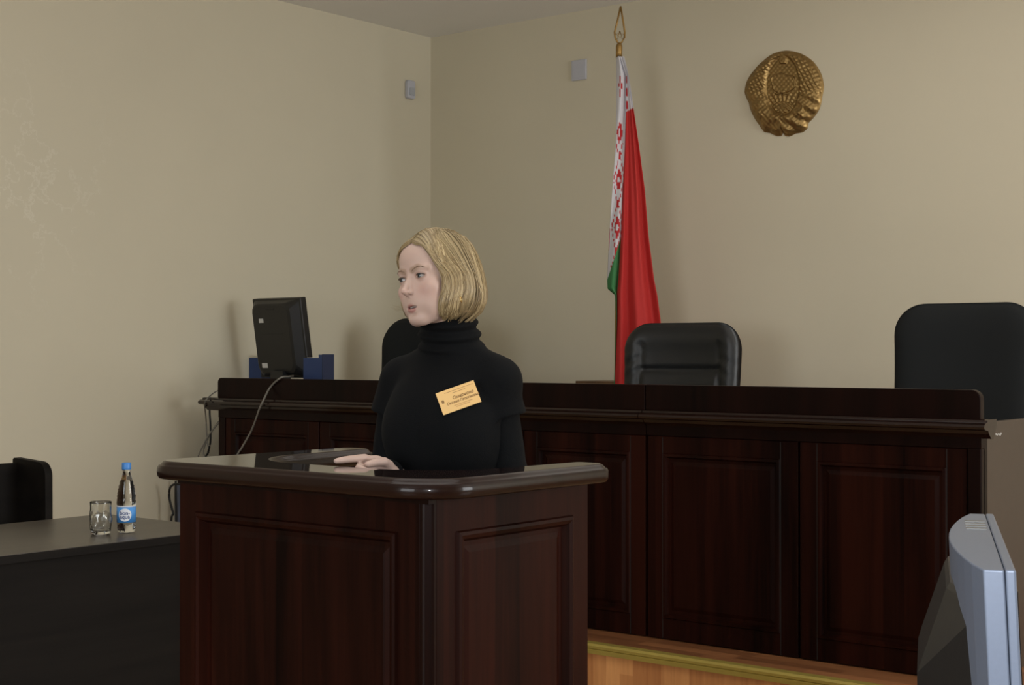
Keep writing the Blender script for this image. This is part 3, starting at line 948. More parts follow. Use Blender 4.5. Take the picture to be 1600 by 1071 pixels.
# ------------------------------------------------------------------ chairs behind the bench
def cushion(w, h, th, rtop, bow, puffs=True, taper=0.0):
    """a padded back: grid over a rounded outline, front at -y, closed behind"""
    poly = round_poly([(-w / 2 + taper, 0.0), (w / 2 - taper, 0.0), (w / 2, h), (-w / 2, h)], [0.05, 0.05, rtop, rtop], 10)
    # resample the outline by angle about the centre
    c = Vector((0, h / 2))
    NA, NRr = 120, 26
    pts = np.array(poly)
    seg = np.vstack([pts, pts[:1]])
    dl = np.r_[0, np.cumsum(np.hypot(*np.diff(seg, axis=0).T))]
    s = np.linspace(0, dl[-1], NA, endpoint=False)
    X = np.interp(s, dl, seg[:, 0]); Z = np.interp(s, dl, seg[:, 1])
    v, f = [], []
    for side in (0, 1):
        for i in range(NRr):
            q_ = i / (NRr - 1) if side == 0 else 1 - i / (NRr - 1)
            for k in range(NA):
                x = c.x + (X[k] - c.x) * q_; z = c.y + (Z[k] - c.y) * q_
                e = (1 - q_ ** 6) ** 0.5
                if side == 0:
                    y = -th / 2 * e
                    if puffs:
                        ex = abs(x) / (w / 2); hz = z / h
                        side_roll = math.exp(-((ex - 0.83) / 0.16) ** 2)
                        y -= 0.022 * side_roll * e
                        y -= 0.016 * math.exp(-((hz - 0.93) / 0.10) ** 2) * e
                        groove = math.exp(-((ex - 0.66) / 0.035) ** 2)
                        y += 0.010 * groove * e * (1 if hz < 0.86 else 0)
                        if ex < 0.66:
                            y += 0.016 * math.exp(-((hz - 0.665) / 0.016) ** 2) + 0.016 * math.exp(-((hz - 0.44) / 0.016) ** 2) - 0.012 * math.exp(-((hz - 0.56) / 0.075) ** 2)
                        else:
                            y += 0.0045 * math.sin((z * 1.0 + (ex - 0.66) * 0.18) * 95) * math.exp(-((hz - 0.70) / 0.13) ** 2) * e
                    else:
                        y -= 0.012 * (1 - (z / h - 0.5) ** 2) * e
                else:
                    y = th / 2 * e * 0.8
                y += bow * (x / (w / 2)) ** 2 * -1 + 0.03 * math.sin(math.pi * z / h)
                v.append((x, y, z))
    n_ = 2 * NRr
    for i in range(n_ - 1):
        if i == NRr - 1: pass
        for k in range(NA):
            f.append((i * NA + k, i * NA + (k + 1) % NA, (i + 1) * NA + (k + 1) % NA, (i + 1) * NA + k))
    return np.array(v), f


def office_chair(loc, rz, label, w, h, top, mat, plain, rtop):
    t = thing('office_chair', label, 'chair', loc, rz, 'black office chairs behind the bench')
    z0 = top - loc[2] - h
    v, f = cushion(w, h, 0.10, rtop, 0.035, not plain, 0.02)
    v[:, 2] += z0
    v[:, 1] += 0.22 + 0.10 * (v[:, 2] - z0) / h
    b = np_mesh('backrest', v, f, mat, t)
    bm = bmesh.new()
    prism(bm, round_poly([(-0.27, -0.28), (0.27, -0.28), (0.25, 0.24), (-0.25, 0.24)], [0.09, 0.09, 0.06, 0.06]), 0.42, 0.53, 'z')
    part('seat', bm, mat, t, bevel=0.03)
    for s in (-1, 1):
        bm = bmesh.new()
        add_tube(bm, spline([(s * 0.27, 0.22, 0.50), (s * 0.315, 0.20, 0.62), (s * 0.32, 0.05, 0.70), (s * 0.32, -0.18, 0.69), (s * 0.31, -0.24, 0.60), (s * 0.27, -0.2, 0.47)], 6), 0.018, 10)
        a = part('armrest', bm, M_blkpl, t, smooth=True)
        bm = bmesh.new()
        prism(bm, round_poly([(s * 0.32 - 0.03, -0.2), (s * 0.32 + 0.03, -0.2), (s * 0.32 + 0.03, 0.1), (s * 0.32 - 0.03, 0.1)], [0.02] * 4), 0.70, 0.73, 'z')
        part('arm_pad', bm, mat, a, bevel=0.008)
    bm = bmesh.new()
    add_lathe(bm, [(0.028, 0.10), (0.028, 0.27), (0.02, 0.27), (0.02, 0.42)], n=20)
    part('gas_column', bm, M_blkpl, t)
    for k in range(5):
        a = 2 * math.pi * k / 5 + 0.3
        bm = bmesh.new()
        add_tube(bm, [(0.02 * math.cos(a), 0.02 * math.sin(a), 0.125), (0.30 * math.cos(a), 0.30 * math.sin(a), 0.085)], 0.022, 10, taper=[1.2, 0.8])
        lg = part('base_leg', bm, M_blkpl, t)
        bm = bmesh.new()
        add_lathe(bm, [(0.0, -0.02), (0.022, -0.02), (0.026, -0.014), (0.026, 0.014), (0.022, 0.02), (0.0, 0.02)], n=18,
                  M=Matrix.Translation((0.30 * math.cos(a), 0.30 * math.sin(a), 0.0262)) @ Matrix.Rotation(a, 4, 'Z') @ Matrix.Rotation(math.pi / 2, 4, 'X'))
        add_tube(bm, [(0.3 * math.cos(a), 0.3 * math.sin(a), 0.03), (0.3 * math.cos(a), 0.3 * math.sin(a), 0.085)], 0.006, 6)
        part('caster', bm, M_blkpl, lg)
    return t


office_chair((at(976, 560, 6.50).x + 0.385, 6.22, ZP), math.radians(6), 'black leather chair with padded side rolls behind the bench, right of the flag', 0.675, 0.72, 1.556, M_lthr, False, 0.14)
office_chair((at(1402, 560, 6.52).x + 0.335, 6.25, ZP), math.radians(4), 'tall smooth black chair behind the right end of the bench', 0.66, 0.78, 1.628, M_fabr, True, 0.14)
office_chair((at(604, 545, 6.50).x + 0.335, 6.22, ZP), math.radians(4), 'black chair mostly hidden behind the woman', 0.66, 0.78, 1.607, M_fabr, True, 0.16)

# ------------------------------------------------------------------ monitor and file boxes on the bench
WT = 1.06
mt = thing('monitor', 'black computer monitor seen from behind on the far left end of the bench', 'monitor', (-6.20, 5.64, WT))
tilt = Matrix.Translation((0, 0, 0.20)) @ Matrix.Rotation(math.radians(9), 4, 'X')
bm = bmesh.new()
add_box(bm, -0.195, 0.195, 0.012, 0.058, 0.0, 0.445, tilt)
part('bezel', bm, M_blkpl, mt, bevel=0.006)
bm = bmesh.new()
lo = [(-0.185, 0.008), (0.185, 0.008), (0.185, 0.437), (-0.185, 0.437)]
r1 = round_poly(lo, [0.02] * 4, 4)
r2 = round_poly([(-0.172, 0.03), (0.135, 0.03), (0.135, 0.42), (-0.172, 0.42)], [0.05] * 4, 4)
r3 = round_poly([(-0.165, 0.04), (0.115, 0.04), (0.115, 0.41), (-0.165, 0.41)], [0.05] * 4, 4)
LP = [[bm.verts.new((p[0], y, p[1])) for p in r] for r, y in ((r1, 0.013), (r2, -0.018), (r3, -0.022))]
for A, B in zip(LP[:-1], LP[1:]):
    for k in range(len(A)):
        bm.faces.new((A[k], A[(k + 1) % len(A)], B[(k + 1) % len(A)], B[k]))
bm.faces.new(LP[-1]); bm.faces.new(list(reversed(LP[0])))
bmesh.ops.transform(bm, matrix=tilt, verts=bm.verts)
bc = part('back_cover', bm, M_blkpl, mt)
bm = bmesh.new()
add_box(bm, -0.05, 0.012, -0.0235, -0.021, 0.385, 0.395, tilt)
part('vent', bm, M_blkmt, bc)
bm = bmesh.new(); add_box(bm, -0.11, 0.06, -0.0235, -0.021, 0.25, 0.253, tilt)
part('vent', bm, M_blkmt, bc)
bm = bmesh.new()
add_box(bm, -0.118, -0.083, -0.0235, -0.021, 0.315, 0.338, tilt)
part('sticker', bm, M_paper, bc, label='small white sticker')
bm = bmesh.new()
add_box(bm, -0.135, -0.090, -0.0235, -0.021, 0.062, 0.088, tilt)
part('sticker', bm, M_paper, bc, label='small white sticker')
bm = bmesh.new()
add_box(bm, -0.18, 0.18, 0.0575, 0.06, 0.02, 0.425, tilt)
part('screen', bm, M_screen, mt)
bm = bmesh.new()
add_box(bm, -0.05, 0.05, -0.05, 0.01, 0.0, 0.24)
prism(bm, round_poly([(-0.13, -0.11), (0.13, -0.11), (0.13, 0.11), (-0.13, 0.11)], [0.06] * 4), 0.0, 0.018, 'z')
part('stand', bm, M_blkpl, mt)


def file_box(pxa, pxb, Y, ztl, ztr, label):
    a = at(pxa, 580, Y); b_ = at(pxb, 580, Y)
    t = thing('file_box', label, 'file box', ((a.x + b_.x) / 2, Y + 0.04, WT), group='blue file boxes beside the black monitor')
    w = b_.x - a.x
    bm = bmesh.new()
    xa, xb, xm = -w / 2, w / 2, w / 2 - 0.03
    h1, h2 = ztl - WT, ztr - WT
    pr = [(xa, 0.0), (xb, 0.0), (xb, h2), (xm, h2), (xm, h2 - 0.018), (xa, h1)]
    prism(bm, pr, -0.04, -0.037, 'y'); prism(bm, pr, 0.037, 0.04, 'y')
    add_box(bm, xa, xa + 0.003, -0.037, 0.037, 0, h1)
    add_box(bm, xa, xb, -0.037, 0.037, 0, 0.003)
    part('box', bm, M_blue, t)
    part('spine', box_bm(xb - 0.003, xb + 0.002, -0.041, 0.041, 0, h2 + 0.002), M_navy, t)
    bm = bmesh.new()
    for k in range(6): add_box(bm, xa + 0.02, xb - 0.006, -0.03 + 0.011 * k, -0.024 + 0.011 * k, 0.004, h1 + 0.002)
    add_box(bm, xb - 0.02, xb - 0.006, -0.039, 0.036, 0.004, h2 - 0.004)
    part('papers', bm, M_paper, t)
    return t


file_box(474, 504, 5.40, 1.375, 1.392, 'blue cardboard file box right of the black monitor on the bench')
file_box(381, 408, 5.74, 1.372, 1.392, 'blue cardboard file box left of the black monitor on the bench')

# ------------------------------------------------------------------ cables
def cable(name, pts, r, mat, label):
    P = [(max(p[0], XW + 0.015), p[1], p[2]) for p in spline(pts, 8)]
    o0 = Vector(P[-1])
    bm = bmesh.new()
    add_tube(bm, P, r, 8)
    bmesh.ops.translate(bm, verts=bm.verts, vec=-o0)
    o = part(name, bm, mat, None, smooth=True)
    o.location = o0
    return tag(o, label, 'cable', 'cables at the left end of the bench')


YC = YB - 0.077
c1 = [at(458, 588, 5.55), at(450, 589, 5.30), at(438, 591, YB - 0.02), at(422, 606, YB - 0.022), at(412, 625, YC), at(405, 640, YC), at(400, 655, YC + 0.02), at(392, 675, YB - 0.03), at(378, 700, YB - 0.03), at(370, 715, YB - 0.03), at(362, 760, YB - 0.03), at(352, 900, YB - 0.03)]
cable('monitor_cable', c1, 0.0048, M_greycab, 'grey cable hanging from the monitor down over the front of the bench')
YE = 5.33
c2 = [at(352, 608, YE + 0.035), at(338, 612, YE + 0.035), at(325, 622, YB - 0.075), at(320, 632, YB - 0.075), at(322, 655, YE + 0.035), at(324, 690, YE + 0.035), at(327, 705, YE + 0.035), at(321, 713, YE + 0.035), at(318, 705, YE + 0.035), at(323, 690, YE + 0.035), at(335, 668, YE + 0.035), at(345, 655, YE + 0.12)]
cable('looped_cable', c2, 0.0035, M_greycab, 'thin grey cable looping over the left end of the bench ledge')
c3 = [at(334, 630, YE), at(328, 640, YE), at(329, 665, YE), at(329, 690, YE), at(325, 708, YE), at(322, 714, YE), at(318, 740, 5.22), at(312, 800, 5.18), at(312, 960, 5.18)]
cable('power_cable', c3, 0.0052, M_blkcab, 'black cable hanging down at the left end of the bench')
c4 = [at(343, 660, 5.27), at(330, 675, 5.26), at(318, 695, 5.25), at(309, 716, 5.24), at(303, 745, 5.2), at(300, 800, 5.15), at(302, 950, 5.15)]
cable('slanting_cable', c4, 0.0042, M_greycab, 'grey cable slanting down to the left from the bench end')
YS = 5.13
ps = thing('power_strip', 'bluish power strip hanging with cables beside the left edge of the witness stand', 'power strip', (XW + 0.021, 5.235, 0.486), math.pi / 2)
bm = bmesh.new()
add_box(bm, -0.03, 0.03, -0.02, 0.02, -0.04, 0.20)
body = part('strip_body', bm, simple('bluish_plastic', (0.15, 0.18, 0.26), 0.35), ps, bevel=0.006)
for k in range(3):
    bm = bmesh.new()
    add_lathe(bm, [(0.0, 0.0), (0.016, 0.0), (0.016, 0.004), (0.0, 0.004)], n=16, M=Matrix.Translation((0, -0.02, 0.0 + 0.07 * k)) @ Matrix.Rotation(math.pi / 2, 4, 'X'))
    part('socket', bm, M_blkmt, body)
bm = bmesh.new(); add_box(bm, -0.02, 0.02, -0.06, -0.02, 0.15, 0.175)
part('plug', bm, M_blkpl, ps, bevel=0.006)
c5 = [at(283, 757, YS - 0.05), at(273, 757, YS - 0.06), at(266, 763, YS - 0.04), at(265, 778, YS - 0.03), at(269, 795, YS - 0.03), at(271, 804, YS - 0.03), at(268, 815, YS - 0.03), at(265, 900, YS - 0.03)]
cable('coiled_cable', c5, 0.0062, M_blkcab, 'black cable curving out beside the power strip left of the witness stand')
c6 = [at(275, 752, YS + 0.04), at(275, 775, YS + 0.04), at(276, 815, YS + 0.04), at(276, 930, YS + 0.04)]
cable('straight_cable', c6, 0.0062, M_blkcab, 'straight black cable hanging behind the power strip')

# ------------------------------------------------------------------ monitor in the near right corner, on a desk below the frame
def cam_pt(px, py, d):
    u = (px - 800) / FPX
    p = d * (FW + u * RT)
    return Vector((p[0], p[1], EYE - (py - HZ) * d / FPX))


nc = cam_pt(1587, 891, 1.20); fc_ = cam_pt(1552, 807, 1.62)
ax = Vector((fc_.x - nc.x, fc_.y - nc.y, 0)); Lm = ax.length; ax.normalize()
ay = Vector((-ax.y, ax.x, 0))                  # towards the back of the monitor (photo left)
zt = nc.z
DZ = 0.74
mr = thing('monitor', 'silver edged monitor turned away in the lower right foreground', 'monitor', (nc.x + ax.x * Lm / 2, nc.y + ax.y * Lm / 2, DZ))
mr.rotation_euler = (0, 0, math.atan2(ax.y, ax.x))
H_ = zt - DZ
lean = Matrix(((1, 0, 0, 0), (0, 1, 0.045, -0.045 * (H_)), (0, 0, 1, 0), (0, 0, 0, 1)))
bm = bmesh.new()
add_box(bm, -Lm / 2, Lm / 2, 0.0, 0.0085, 0.09, H_, lean)
fb = part('front_bezel', bm, M_silver, mr, bevel=0.002, label='silver front frame')
bm = bmesh.new()
# rear half of the frame, its back edge curving outwards along the top
bp2 = [(-Lm / 2, 0.009), (Lm / 2, 0.009)] + [(Lm / 2 * (1 - 2 * k / 12), 0.0255 + 0.024 * math.sin(math.pi * min(1.0, (1 - k / 12) * 1.0)) ** 0.8 * (1 if k < 12 else 0)) for k in range(13)]
prism(bm, bp2, 0.09, H_ - 0.0005, 'z', lean)
rf = part('rear_frame', bm, M_silver, mr, bevel=0.0015, label='silver rear frame')
bm = bmesh.new()
for k in range(4): add_box(bm, Lm / 2 - 0.085 - 0.022 * k, Lm / 2 - 0.073 - 0.022 * k, 0.012, 0.032, H_ - 0.002, H_ + 0.0004, lean)
part('vents', bm, M_silver_d, rf)
bm = bmesh.new()
tp = [(-Lm / 2 + 0.03, 0.0), (Lm / 2 - 0.03, 0.0), (Lm / 2 - 0.09, 0.052), (-Lm / 2 + 0.16, 0.052)]
z0_, z1_ = 0.05, H_ - 0.03
b0 = [bm.verts.new((p[0], 0.024 + p[1] * 1.3, z0_)) for p in tp]
b1 = [bm.verts.new((p[0], 0.024 + p[1] * 1.15, z1_ - 0.09)) for p in tp]
b2 = [bm.verts.new((p[0] * 0.95, 0.024 + p[1] * 0.5, z1_)) for p in tp]
for A, B in ((b0, b1), (b1, b2)):
    for k in range(4): bm.faces.new((A[k], A[(k + 1) % 4], B[(k + 1) % 4], B[k]))
bm.faces.new(list(reversed(b0))); bm.faces.new(b2)
bmesh.ops.transform(bm, matrix=lean, verts=bm.verts)
part('back_cover', bm, M_blkpl, mr, bevel=0.012)
bm = bmesh.new(); add_box(bm, -Lm / 2 + 0.02, Lm / 2 - 0.02, -0.0015, 0.001, 0.11, H_ - 0.02, lean)
part('screen', bm, M_screen, mr)
bm = bmesh.new()
add_box(bm, -0.04, 0.04, 0.02, 0.06, 0.0, 0.2)
prism(bm, round_poly([(-0.12, -0.07), (0.12, -0.07), (0.12, 0.14), (-0.12, 0.14)], [0.05] * 4), 0.0, 0.015, 'z')
part('stand', bm, M_blkpl, mr)
dk = thing('desk', 'dark desk under the silver monitor at the right edge', 'desk', (mr.location.x + 0.12, mr.location.y, 0), mr.rotation_euler.z)
part('desktop', box_bm(-0.4, 0.55, -0.55, 0.17, DZ - 0.03, DZ), M_table_d, dk)
for x in (-0.38, 0.50):
    for y in (-0.52, 0.12):
        part('leg', box_bm(x, x + 0.035, y, y + 0.035, 0, DZ - 0.03), M_blkpl, dk)


# ------------------------------------------------------------------ the woman
# signed distance helpers (numpy), points (n,3)
def s_ell(p, c, r):
    r = np.asarray(r, float); d = p - np.asarray(c, float)
    k0 = np.linalg.norm(d / r, axis=1); k1 = np.linalg.norm(d / (r * r), axis=1)
    return k0 * (k0 - 1) / np.maximum(k1, 1e-9)


def s_cap(p, a, b, ra, rb):
    a = np.asarray(a, float); b = np.asarray(b, float)
    ab = b - a
    t = np.clip(((p - a) @ ab) / (ab @ ab), 0, 1)
    return np.linalg.norm(p - a - t[:, None] * ab, axis=1) - (ra + (rb - ra) * t)


def s_chain(p, pts, rs):
    d = None
    for i in range(len(pts) - 1):
        e = s_cap(p, pts[i], pts[i + 1], rs[i], rs[i + 1])
        d = e if d is None else np.minimum(d, e)
    return d


def smin(a, b, k):
    h = np.clip(0.5 + 0.5 * (b - a) / k, 0, 1)
    return b + (a - b) * h - k * h * (1 - h)


def smax(a, b, k):
    return -smin(-a, -b, k)


def surface_nets(sdf, lo, hi, h, B=8, margin=1.7, relax=1):
    """sparse surface nets: one continuous quad surface on sdf = 0"""
    lo = np.asarray(lo, float); hi = np.asarray(hi, float)
    nb = np.ceil((hi - lo) / (h * B)).astype(int)
    gi = np.stack(np.meshgrid(*[np.arange(n) for n in nb], indexing='ij'), -1).reshape(-1, 3)
    ctr = lo + (gi + 0.5) * B * h
    keep = []
    for s in range(0, len(gi), 200000):
        keep.append(np.abs(sdf(ctr[s:s + 200000])) < margin * B * h * 0.87)
    gi = gi[np.concatenate(keep)]
    loc = np.stack(np.meshgrid(*[np.arange(B + 1)] * 3, indexing='ij'), -1).reshape(-1, 3)
    nC = nb * B + 2
    corner = np.array([[0, 0, 0], [1, 0, 0], [0, 1, 0], [1, 1, 0], [0, 0, 1], [1, 0, 1], [0, 1, 1], [1, 1, 1]])
    edges = [(0, 1), (2, 3), (4, 5), (6, 7), (0, 2), (1, 3), (4, 6), (5, 7), (0, 4), (1, 5), (2, 6), (3, 7)]
    K, V, S = [], [], []
    for s in range(0, len(gi), 300):
        g = gi[s:s + 300]
        idx = g[:, None, :] * B + loc[None]
        val = sdf((lo + idx.reshape(-1, 3) * h)).reshape(len(g), B + 1, B + 1, B + 1)
        cs = np.stack([val[:, c[0]:c[0] + B, c[1]:c[1] + B, c[2]:c[2] + B] for c in corner], -1).reshape(-1, 8)
        neg = (cs < 0)
        cnt = neg.sum(1)
        act = (cnt > 0) & (cnt < 8)
        if not act.any(): continue
        l2 = np.stack(np.meshgrid(*[np.arange(B)] * 3, indexing='ij'), -1).reshape(-1, 3)
        cell = (g[:, None, :] * B + l2[None]).reshape(-1, 3)[act]
        c8 = cs[act]
        acc = np.zeros((len(c8), 3)); wt = np.zeros(len(c8))
        for a, b in edges:
            va, vb = c8[:, a], c8[:, b]
            m = (va < 0) != (vb < 0)
            t = np.where(m, va / np.where(m, va - vb, 1), 0)
            pt = corner[a] + t[:, None] * (corner[b] - corner[a])
            acc += np.where(m[:, None], pt, 0); wt += m
        V.append(lo + (cell + acc / wt[:, None]) * h)
        K.append((cell[:, 0].astype(np.int64) * nC[1] + cell[:, 1]) * nC[2] + cell[:, 2])
        S.append(c8[:, [0, 1, 2, 4]] < 0)
    K = np.concatenate(K); V = np.concatenate(V); S = np.concatenate(S)
    o = np.argsort(K); K, V, S = K[o], V[o], S[o]
    st = np.array([nC[1] * nC[2], nC[2], 1], dtype=np.int64)
    F = []
    for ax_, (b, c) in enumerate(((1, 2), (2, 0), (0, 1))):
        m = S[:, 0] != S[:, 1 + ax_]
        k = K[m]; sg = S[m, 0]
        ids = []
        ok = np.ones(len(k), bool)
        for off in (0, -st[b], -st[b] - st[c], -st[c]):
            j = np.searchsorted(K, k + off); j = np.clip(j, 0, len(K) - 1)
            ok &= K[j] == k + off
            ids.append(j)
        qd = np.stack(ids, 1)
        qd = np.where(sg[:, None], qd, qd[:, ::-1])
        F.append(qd[ok])
    F = np.concatenate(F)
    for _ in range(relax):
        acc = np.zeros_like(V); n_ = np.zeros(len(V))
        for a in range(4):
            for b in (1, 3):
                np.add.at(acc, F[:, a], V[F[:, (a + b) % 4]]); np.add.at(n_, F[:, a], 1)
        V = 0.5 * V + 0.5 * acc / np.maximum(n_, 1)[:, None]
    return V, F


# frames: person-local metres (x = her left, y = -forward, z up)
PX, PY, PSI = -2.423, 2.748, math.radians(8)
HC = np.array([-0.004, -0.058, 1.578])            # point between the eyes' level and the skull axis
HYAW, HROLL, HPITCH = math.radians(-12.5), math.radians(8.0), math.radians(1.0)


def head_axes(yaw, roll, pitch):
    # columns: forward, left, up  expressed in (x, y, z) person-local
    Rz = np.array([[math.cos(yaw), -math.sin(yaw), 0], [math.sin(yaw), math.cos(yaw), 0], [0, 0, 1]])
    f = np.array([0, -1, 0.]); l = np.array([1., 0, 0]); u = np.array([0, 0, 1.])
    l2 = l * math.cos(roll) + u * math.sin(roll); u2 = u * math.cos(roll) - l * math.sin(roll)
    f3 = f * math.cos(pitch) + u2 * math.sin(pitch); u3 = u2 * math.cos(pitch) - f * math.sin(pitch)
    return np.stack([Rz @ f3, Rz @ l2, Rz @ u3], 1)


HA = head_axes(HYAW, HROLL, HPITCH)
HH = head_axes(HYAW, HROLL * 0.55, HPITCH)      # hair hangs more upright than the head


def to_head(p, A=HA): return ((p - HC) @ A) * 100.0
def from_head(q, A=HA): return HC + (np.asarray(q, float) / 100.0) @ A.T


def sdf_head(q):
    """head in centimetres: q = (forward, left, up); eyes at up = 0"""
    a = q.copy(); a[:, 1] = np.abs(a[:, 1])     # symmetric
    d = s_ell(q, (-0.9, 0, 3.1), (9.0, 7.2, 8.0))
    d = smin(d, s_ell(q, (2.6, 0, -3.2), (6.1, 5.9, 7.4)), 2.2)
    d = smin(d, s_ell(q, (4.6, 0, 4.6), (3.9, 5.4, 4.4)), 2.0)          # forehead
    d = smin(d, s_cap(a, (0.4, 4.7, -5.6), (5.6, 1.5, -9.9), 1.5, 1.35), 2.6)  # jaw line
    d = smin(d, s_ell(q, (6.7, 0, -9.9), (1.75, 2.1, 1.6)), 1.5)       # chin
    d = smin(d, s_ell(a, (5.6, 4.3, -2.7), (2.0, 1.9, 1.7)), 1.8)      # cheek bones
    d = smin(d, s_ell(q, (6.7, 0, -6.5), (2.0, 2.9, 2.5)), 1.5)        # muzzle
    d = smin(d, s_ell(a, (4.7, 3.4, -5.9), (2.2, 1.7, 2.8)), 2.6)      # soft cheek
    d = smax(d, -s_ell(a, (9.7, 3.15, -0.15), (2.15, 2.1, 1.35)), 1.2)  # eye sockets
    d = smin(d, s_ell(a, (6.95, 2.7, 1.75), (1.15, 2.3, 0.7)), 1.5)    # brow ridge
    # eyelids round the eyeball with the open slit
    lid = s_ell(a, (6.95, 3.15, 0.0), (1.36, 1.42, 1.30))
    d = smin(d, lid, 0.55)
    slit = s_ell(a, (8.6, 3.2, -0.04), (1.9, 1.42, 0.42))
    d = smax(d, -slit, 0.12)
    # nose
    d = smin(d, s_cap(q, (7.6, 0, 1.0), (10.3, 0, -3.35), 0.55, 0.66), 0.8)
    d = smin(d, s_ell(q, (10.2, 0, -3.45), (0.85, 0.66, 0.62)), 0.5)
    d = smin(d, s_ell(a, (8.45, 0.75, -2.3), (0.75, 0.6, 1.5)), 0.7)
    d = smin(d, s_ell(a, (8.95, 0.92, -3.75), (0.9, 0.48, 0.52)), 0.5)
    d = smin(d, s_cap(q, (9.9, 0, -4.0), (8.6, 0, -4.5), 0.4, 0.45), 0.35)
    d = smax(d, -s_ell(a, (9.3, 0.5, -4.5), (0.5, 0.22, 0.28)), 0.2)
    # philtrum, lips, open mouth
    d = smin(d, s_chain(a, [(8.42, 0, -6.65), (8.24, 0.7, -6.55), (7.25, 2.45, -7.1)], [0.38, 0.38, 0.2]), 0.35)
    d = smin(d, s_chain(a, [(8.28, 0, -7.88), (8.05, 0.9, -7.76), (7.2, 2.4, -7.2)], [0.47, 0.44, 0.2]), 0.35)
    d = smax(d, -s_ell(q, (8.6, 0, -7.22), (1.5, 1.75, 0.30)), 0.15)
    d = smax(d, -s_ell(q, (8.7, 0, -8.95), (0.75, 1.7, 0.42)), 0.5)
    # ears
    ear = s_ell(a, (-0.7, 7.0, -1.4), (1.7, 0.75, 3.0))
    ear = smax(ear, -s_ell(a, (-0.2, 7.8, -1.2), (1.0, 0.6, 1.9)), 0.3)
    d = smin(d, ear, 0.5)
    return d


# skeleton, person-local metres
SR, SL = np.array([-0.150, 0.012, 1.330]), np.array([0.120, 0.012, 1.330])
def w2l(p):
    d = np.array([p[0] - PX, p[1] - PY, 0.0])
    c, s = math.cos(-PSI), math.sin(-PSI)
    return np.array([c * d[0] - s * d[1], s * d[0] + c * d[1], p[2]])


ER = np.array([-0.200, 0.02, 1.085])
WR = w2l((-2.455, 2.568, 1.112))
TIPR = w2l((-2.478, 2.388, 1.150))
EL, WL = np.array([0.152, 0.045, 1.055]), np.array([0.150, -0.045, 0.825])


def hand_frame(w, tip, palm_dir):
    fx_ = (tip - w) / np.linalg.norm(tip - w)
    pn = palm_dir - (palm_dir @ fx_) * fx_; pn /= np.linalg.norm(pn)
    up = np.cross(fx_, pn)
    return fx_, pn, up


def sdf_hand(p, w, fx_, pn, up, pose):
    """right hand: fx along the fingers, pn out of the palm, up towards the index side (metres)"""
    q = (p - w) @ np.stack([fx_, pn, up], 1) * 100
    d = s_cap(q, (-3.0, 0, 0), (0.8, 0, 0), 2.1, 2.2)
    d = smin(d, s_ell(q, (4.6, -0.1, 0.2), (4.6, 1.35, 3.7)), 1.5)
    d = smin(d, s_ell(q, (2.8, 0.9, 1.9), (2.6, 1.2, 1.7)), 0.8)      # ball of the thumb
    roots = [(8.3, -0.2, 2.75), (8.7, -0.3, 0.85), (8.3, -0.3, -1.05), (7.5, -0.2, -2.75)]
    lens = [(4.2, 2.5, 1.9), (4.6, 2.9, 2.0), (4.2, 2.7, 1.9), (3.3, 2.0, 1.7)]
    rads = [0.86, 0.88, 0.84, 0.74]
    bends = pose['bends']
    for r, L, rd, b in zip(roots, lens, rads, bends):
        pt = np.array(r); ang_ = 0.0; pts = [np.array([pt[0] - 2.0, pt[1], pt[2] * 0.92]), pt]
        for k in range(3):
            ang_ += b[k]
            pt = pt + L[k] * np.array([math.cos(ang_), math.sin(ang_), b[3]])
            pts.append(pt)
        f = s_chain(q, pts, [rd * 1.0, rd * 1.06, rd * 0.97, rd * 0.9, rd * 0.72])
        d = smin(d, f, 0.35)
    d = smin(d, s_chain(q, pose['thumb'], [1.25, 1.05, 0.95, 0.72]), 0.5)
    return d / 100.0


RF = hand_frame(WR, TIPR, np.array([0.97, -0.1, -0.25]))
POSE_R = dict(bends=[(0.08, 0.08, 0.05, -0.22), (0.85, 1.15, 0.6, -0.05), (0.75, 1.15, 0.6, 0.02), (0.85, 1.2, 0.7, 0.04)],
              thumb=[(1.6, 0.9, 2.2), (4.2, 2.1, 3.1), (6.9, 2.5, 2.6), (9.0, 2.4, 1.7)])
LF = hand_frame(WL, WL + np.array([-0.02, -0.05, -0.16]), np.array([-1.0, -0.2, 0.0]))
LF = (LF[0], LF[1], -LF[2])
POSE_L = dict(bends=[(0.25, 0.35, 0.2, 0.03), (0.3, 0.4, 0.25, 0.0), (0.35, 0.45, 0.25, -0.02), (0.4, 0.5, 0.3, -0.05)],
              thumb=[(1.6, 0.9, 2.0), (4.0, 1.8, 3.4), (6.4, 2.2, 4.0), (8.4, 2.5, 4.2)])


def sdf_trunk(p, off=0.0, neck=True):
    d = s_ell(p, (0, 0.0, 1.23), (0.138, 0.098, 0.19))
    d = smin(d, s_ell(p, (0, 0.005, 1.03), (0.125, 0.092, 0.20)), 0.06)
    d = smin(d, s_ell(p, (0, 0.012, 0.88), (0.172, 0.118, 0.15)), 0.08)
    a = p.copy(); a[:, 0] = np.abs(a[:, 0])
    d = smin(d, s_ell(p, (0, -0.024, 1.225), (0.114, 0.084, 0.125)), 0.05)
    d = smin(d, s_ell(a, (0.066, -0.058, 1.205), (0.046, 0.046, 0.058)), 0.09)
    d = smin(d, s_cap(a, (0.02, 0.015, 1.372), (0.134, 0.012, 1.333), 0.054, 0.048), 0.03)
    if neck: d = smin(d, s_cap(p, (0, 0.03, 1.38), (0, 0.005, 1.46), 0.058, 0.052), 0.03)
    return d - off


def sdf_arm(p, S_, E_, W_, r0, r1, r2):
    d = s_cap(p, S_, E_, r0, r1)
    return smin(d, s_cap(p, E_, W_, r1 * 0.98, r2), 0.02)


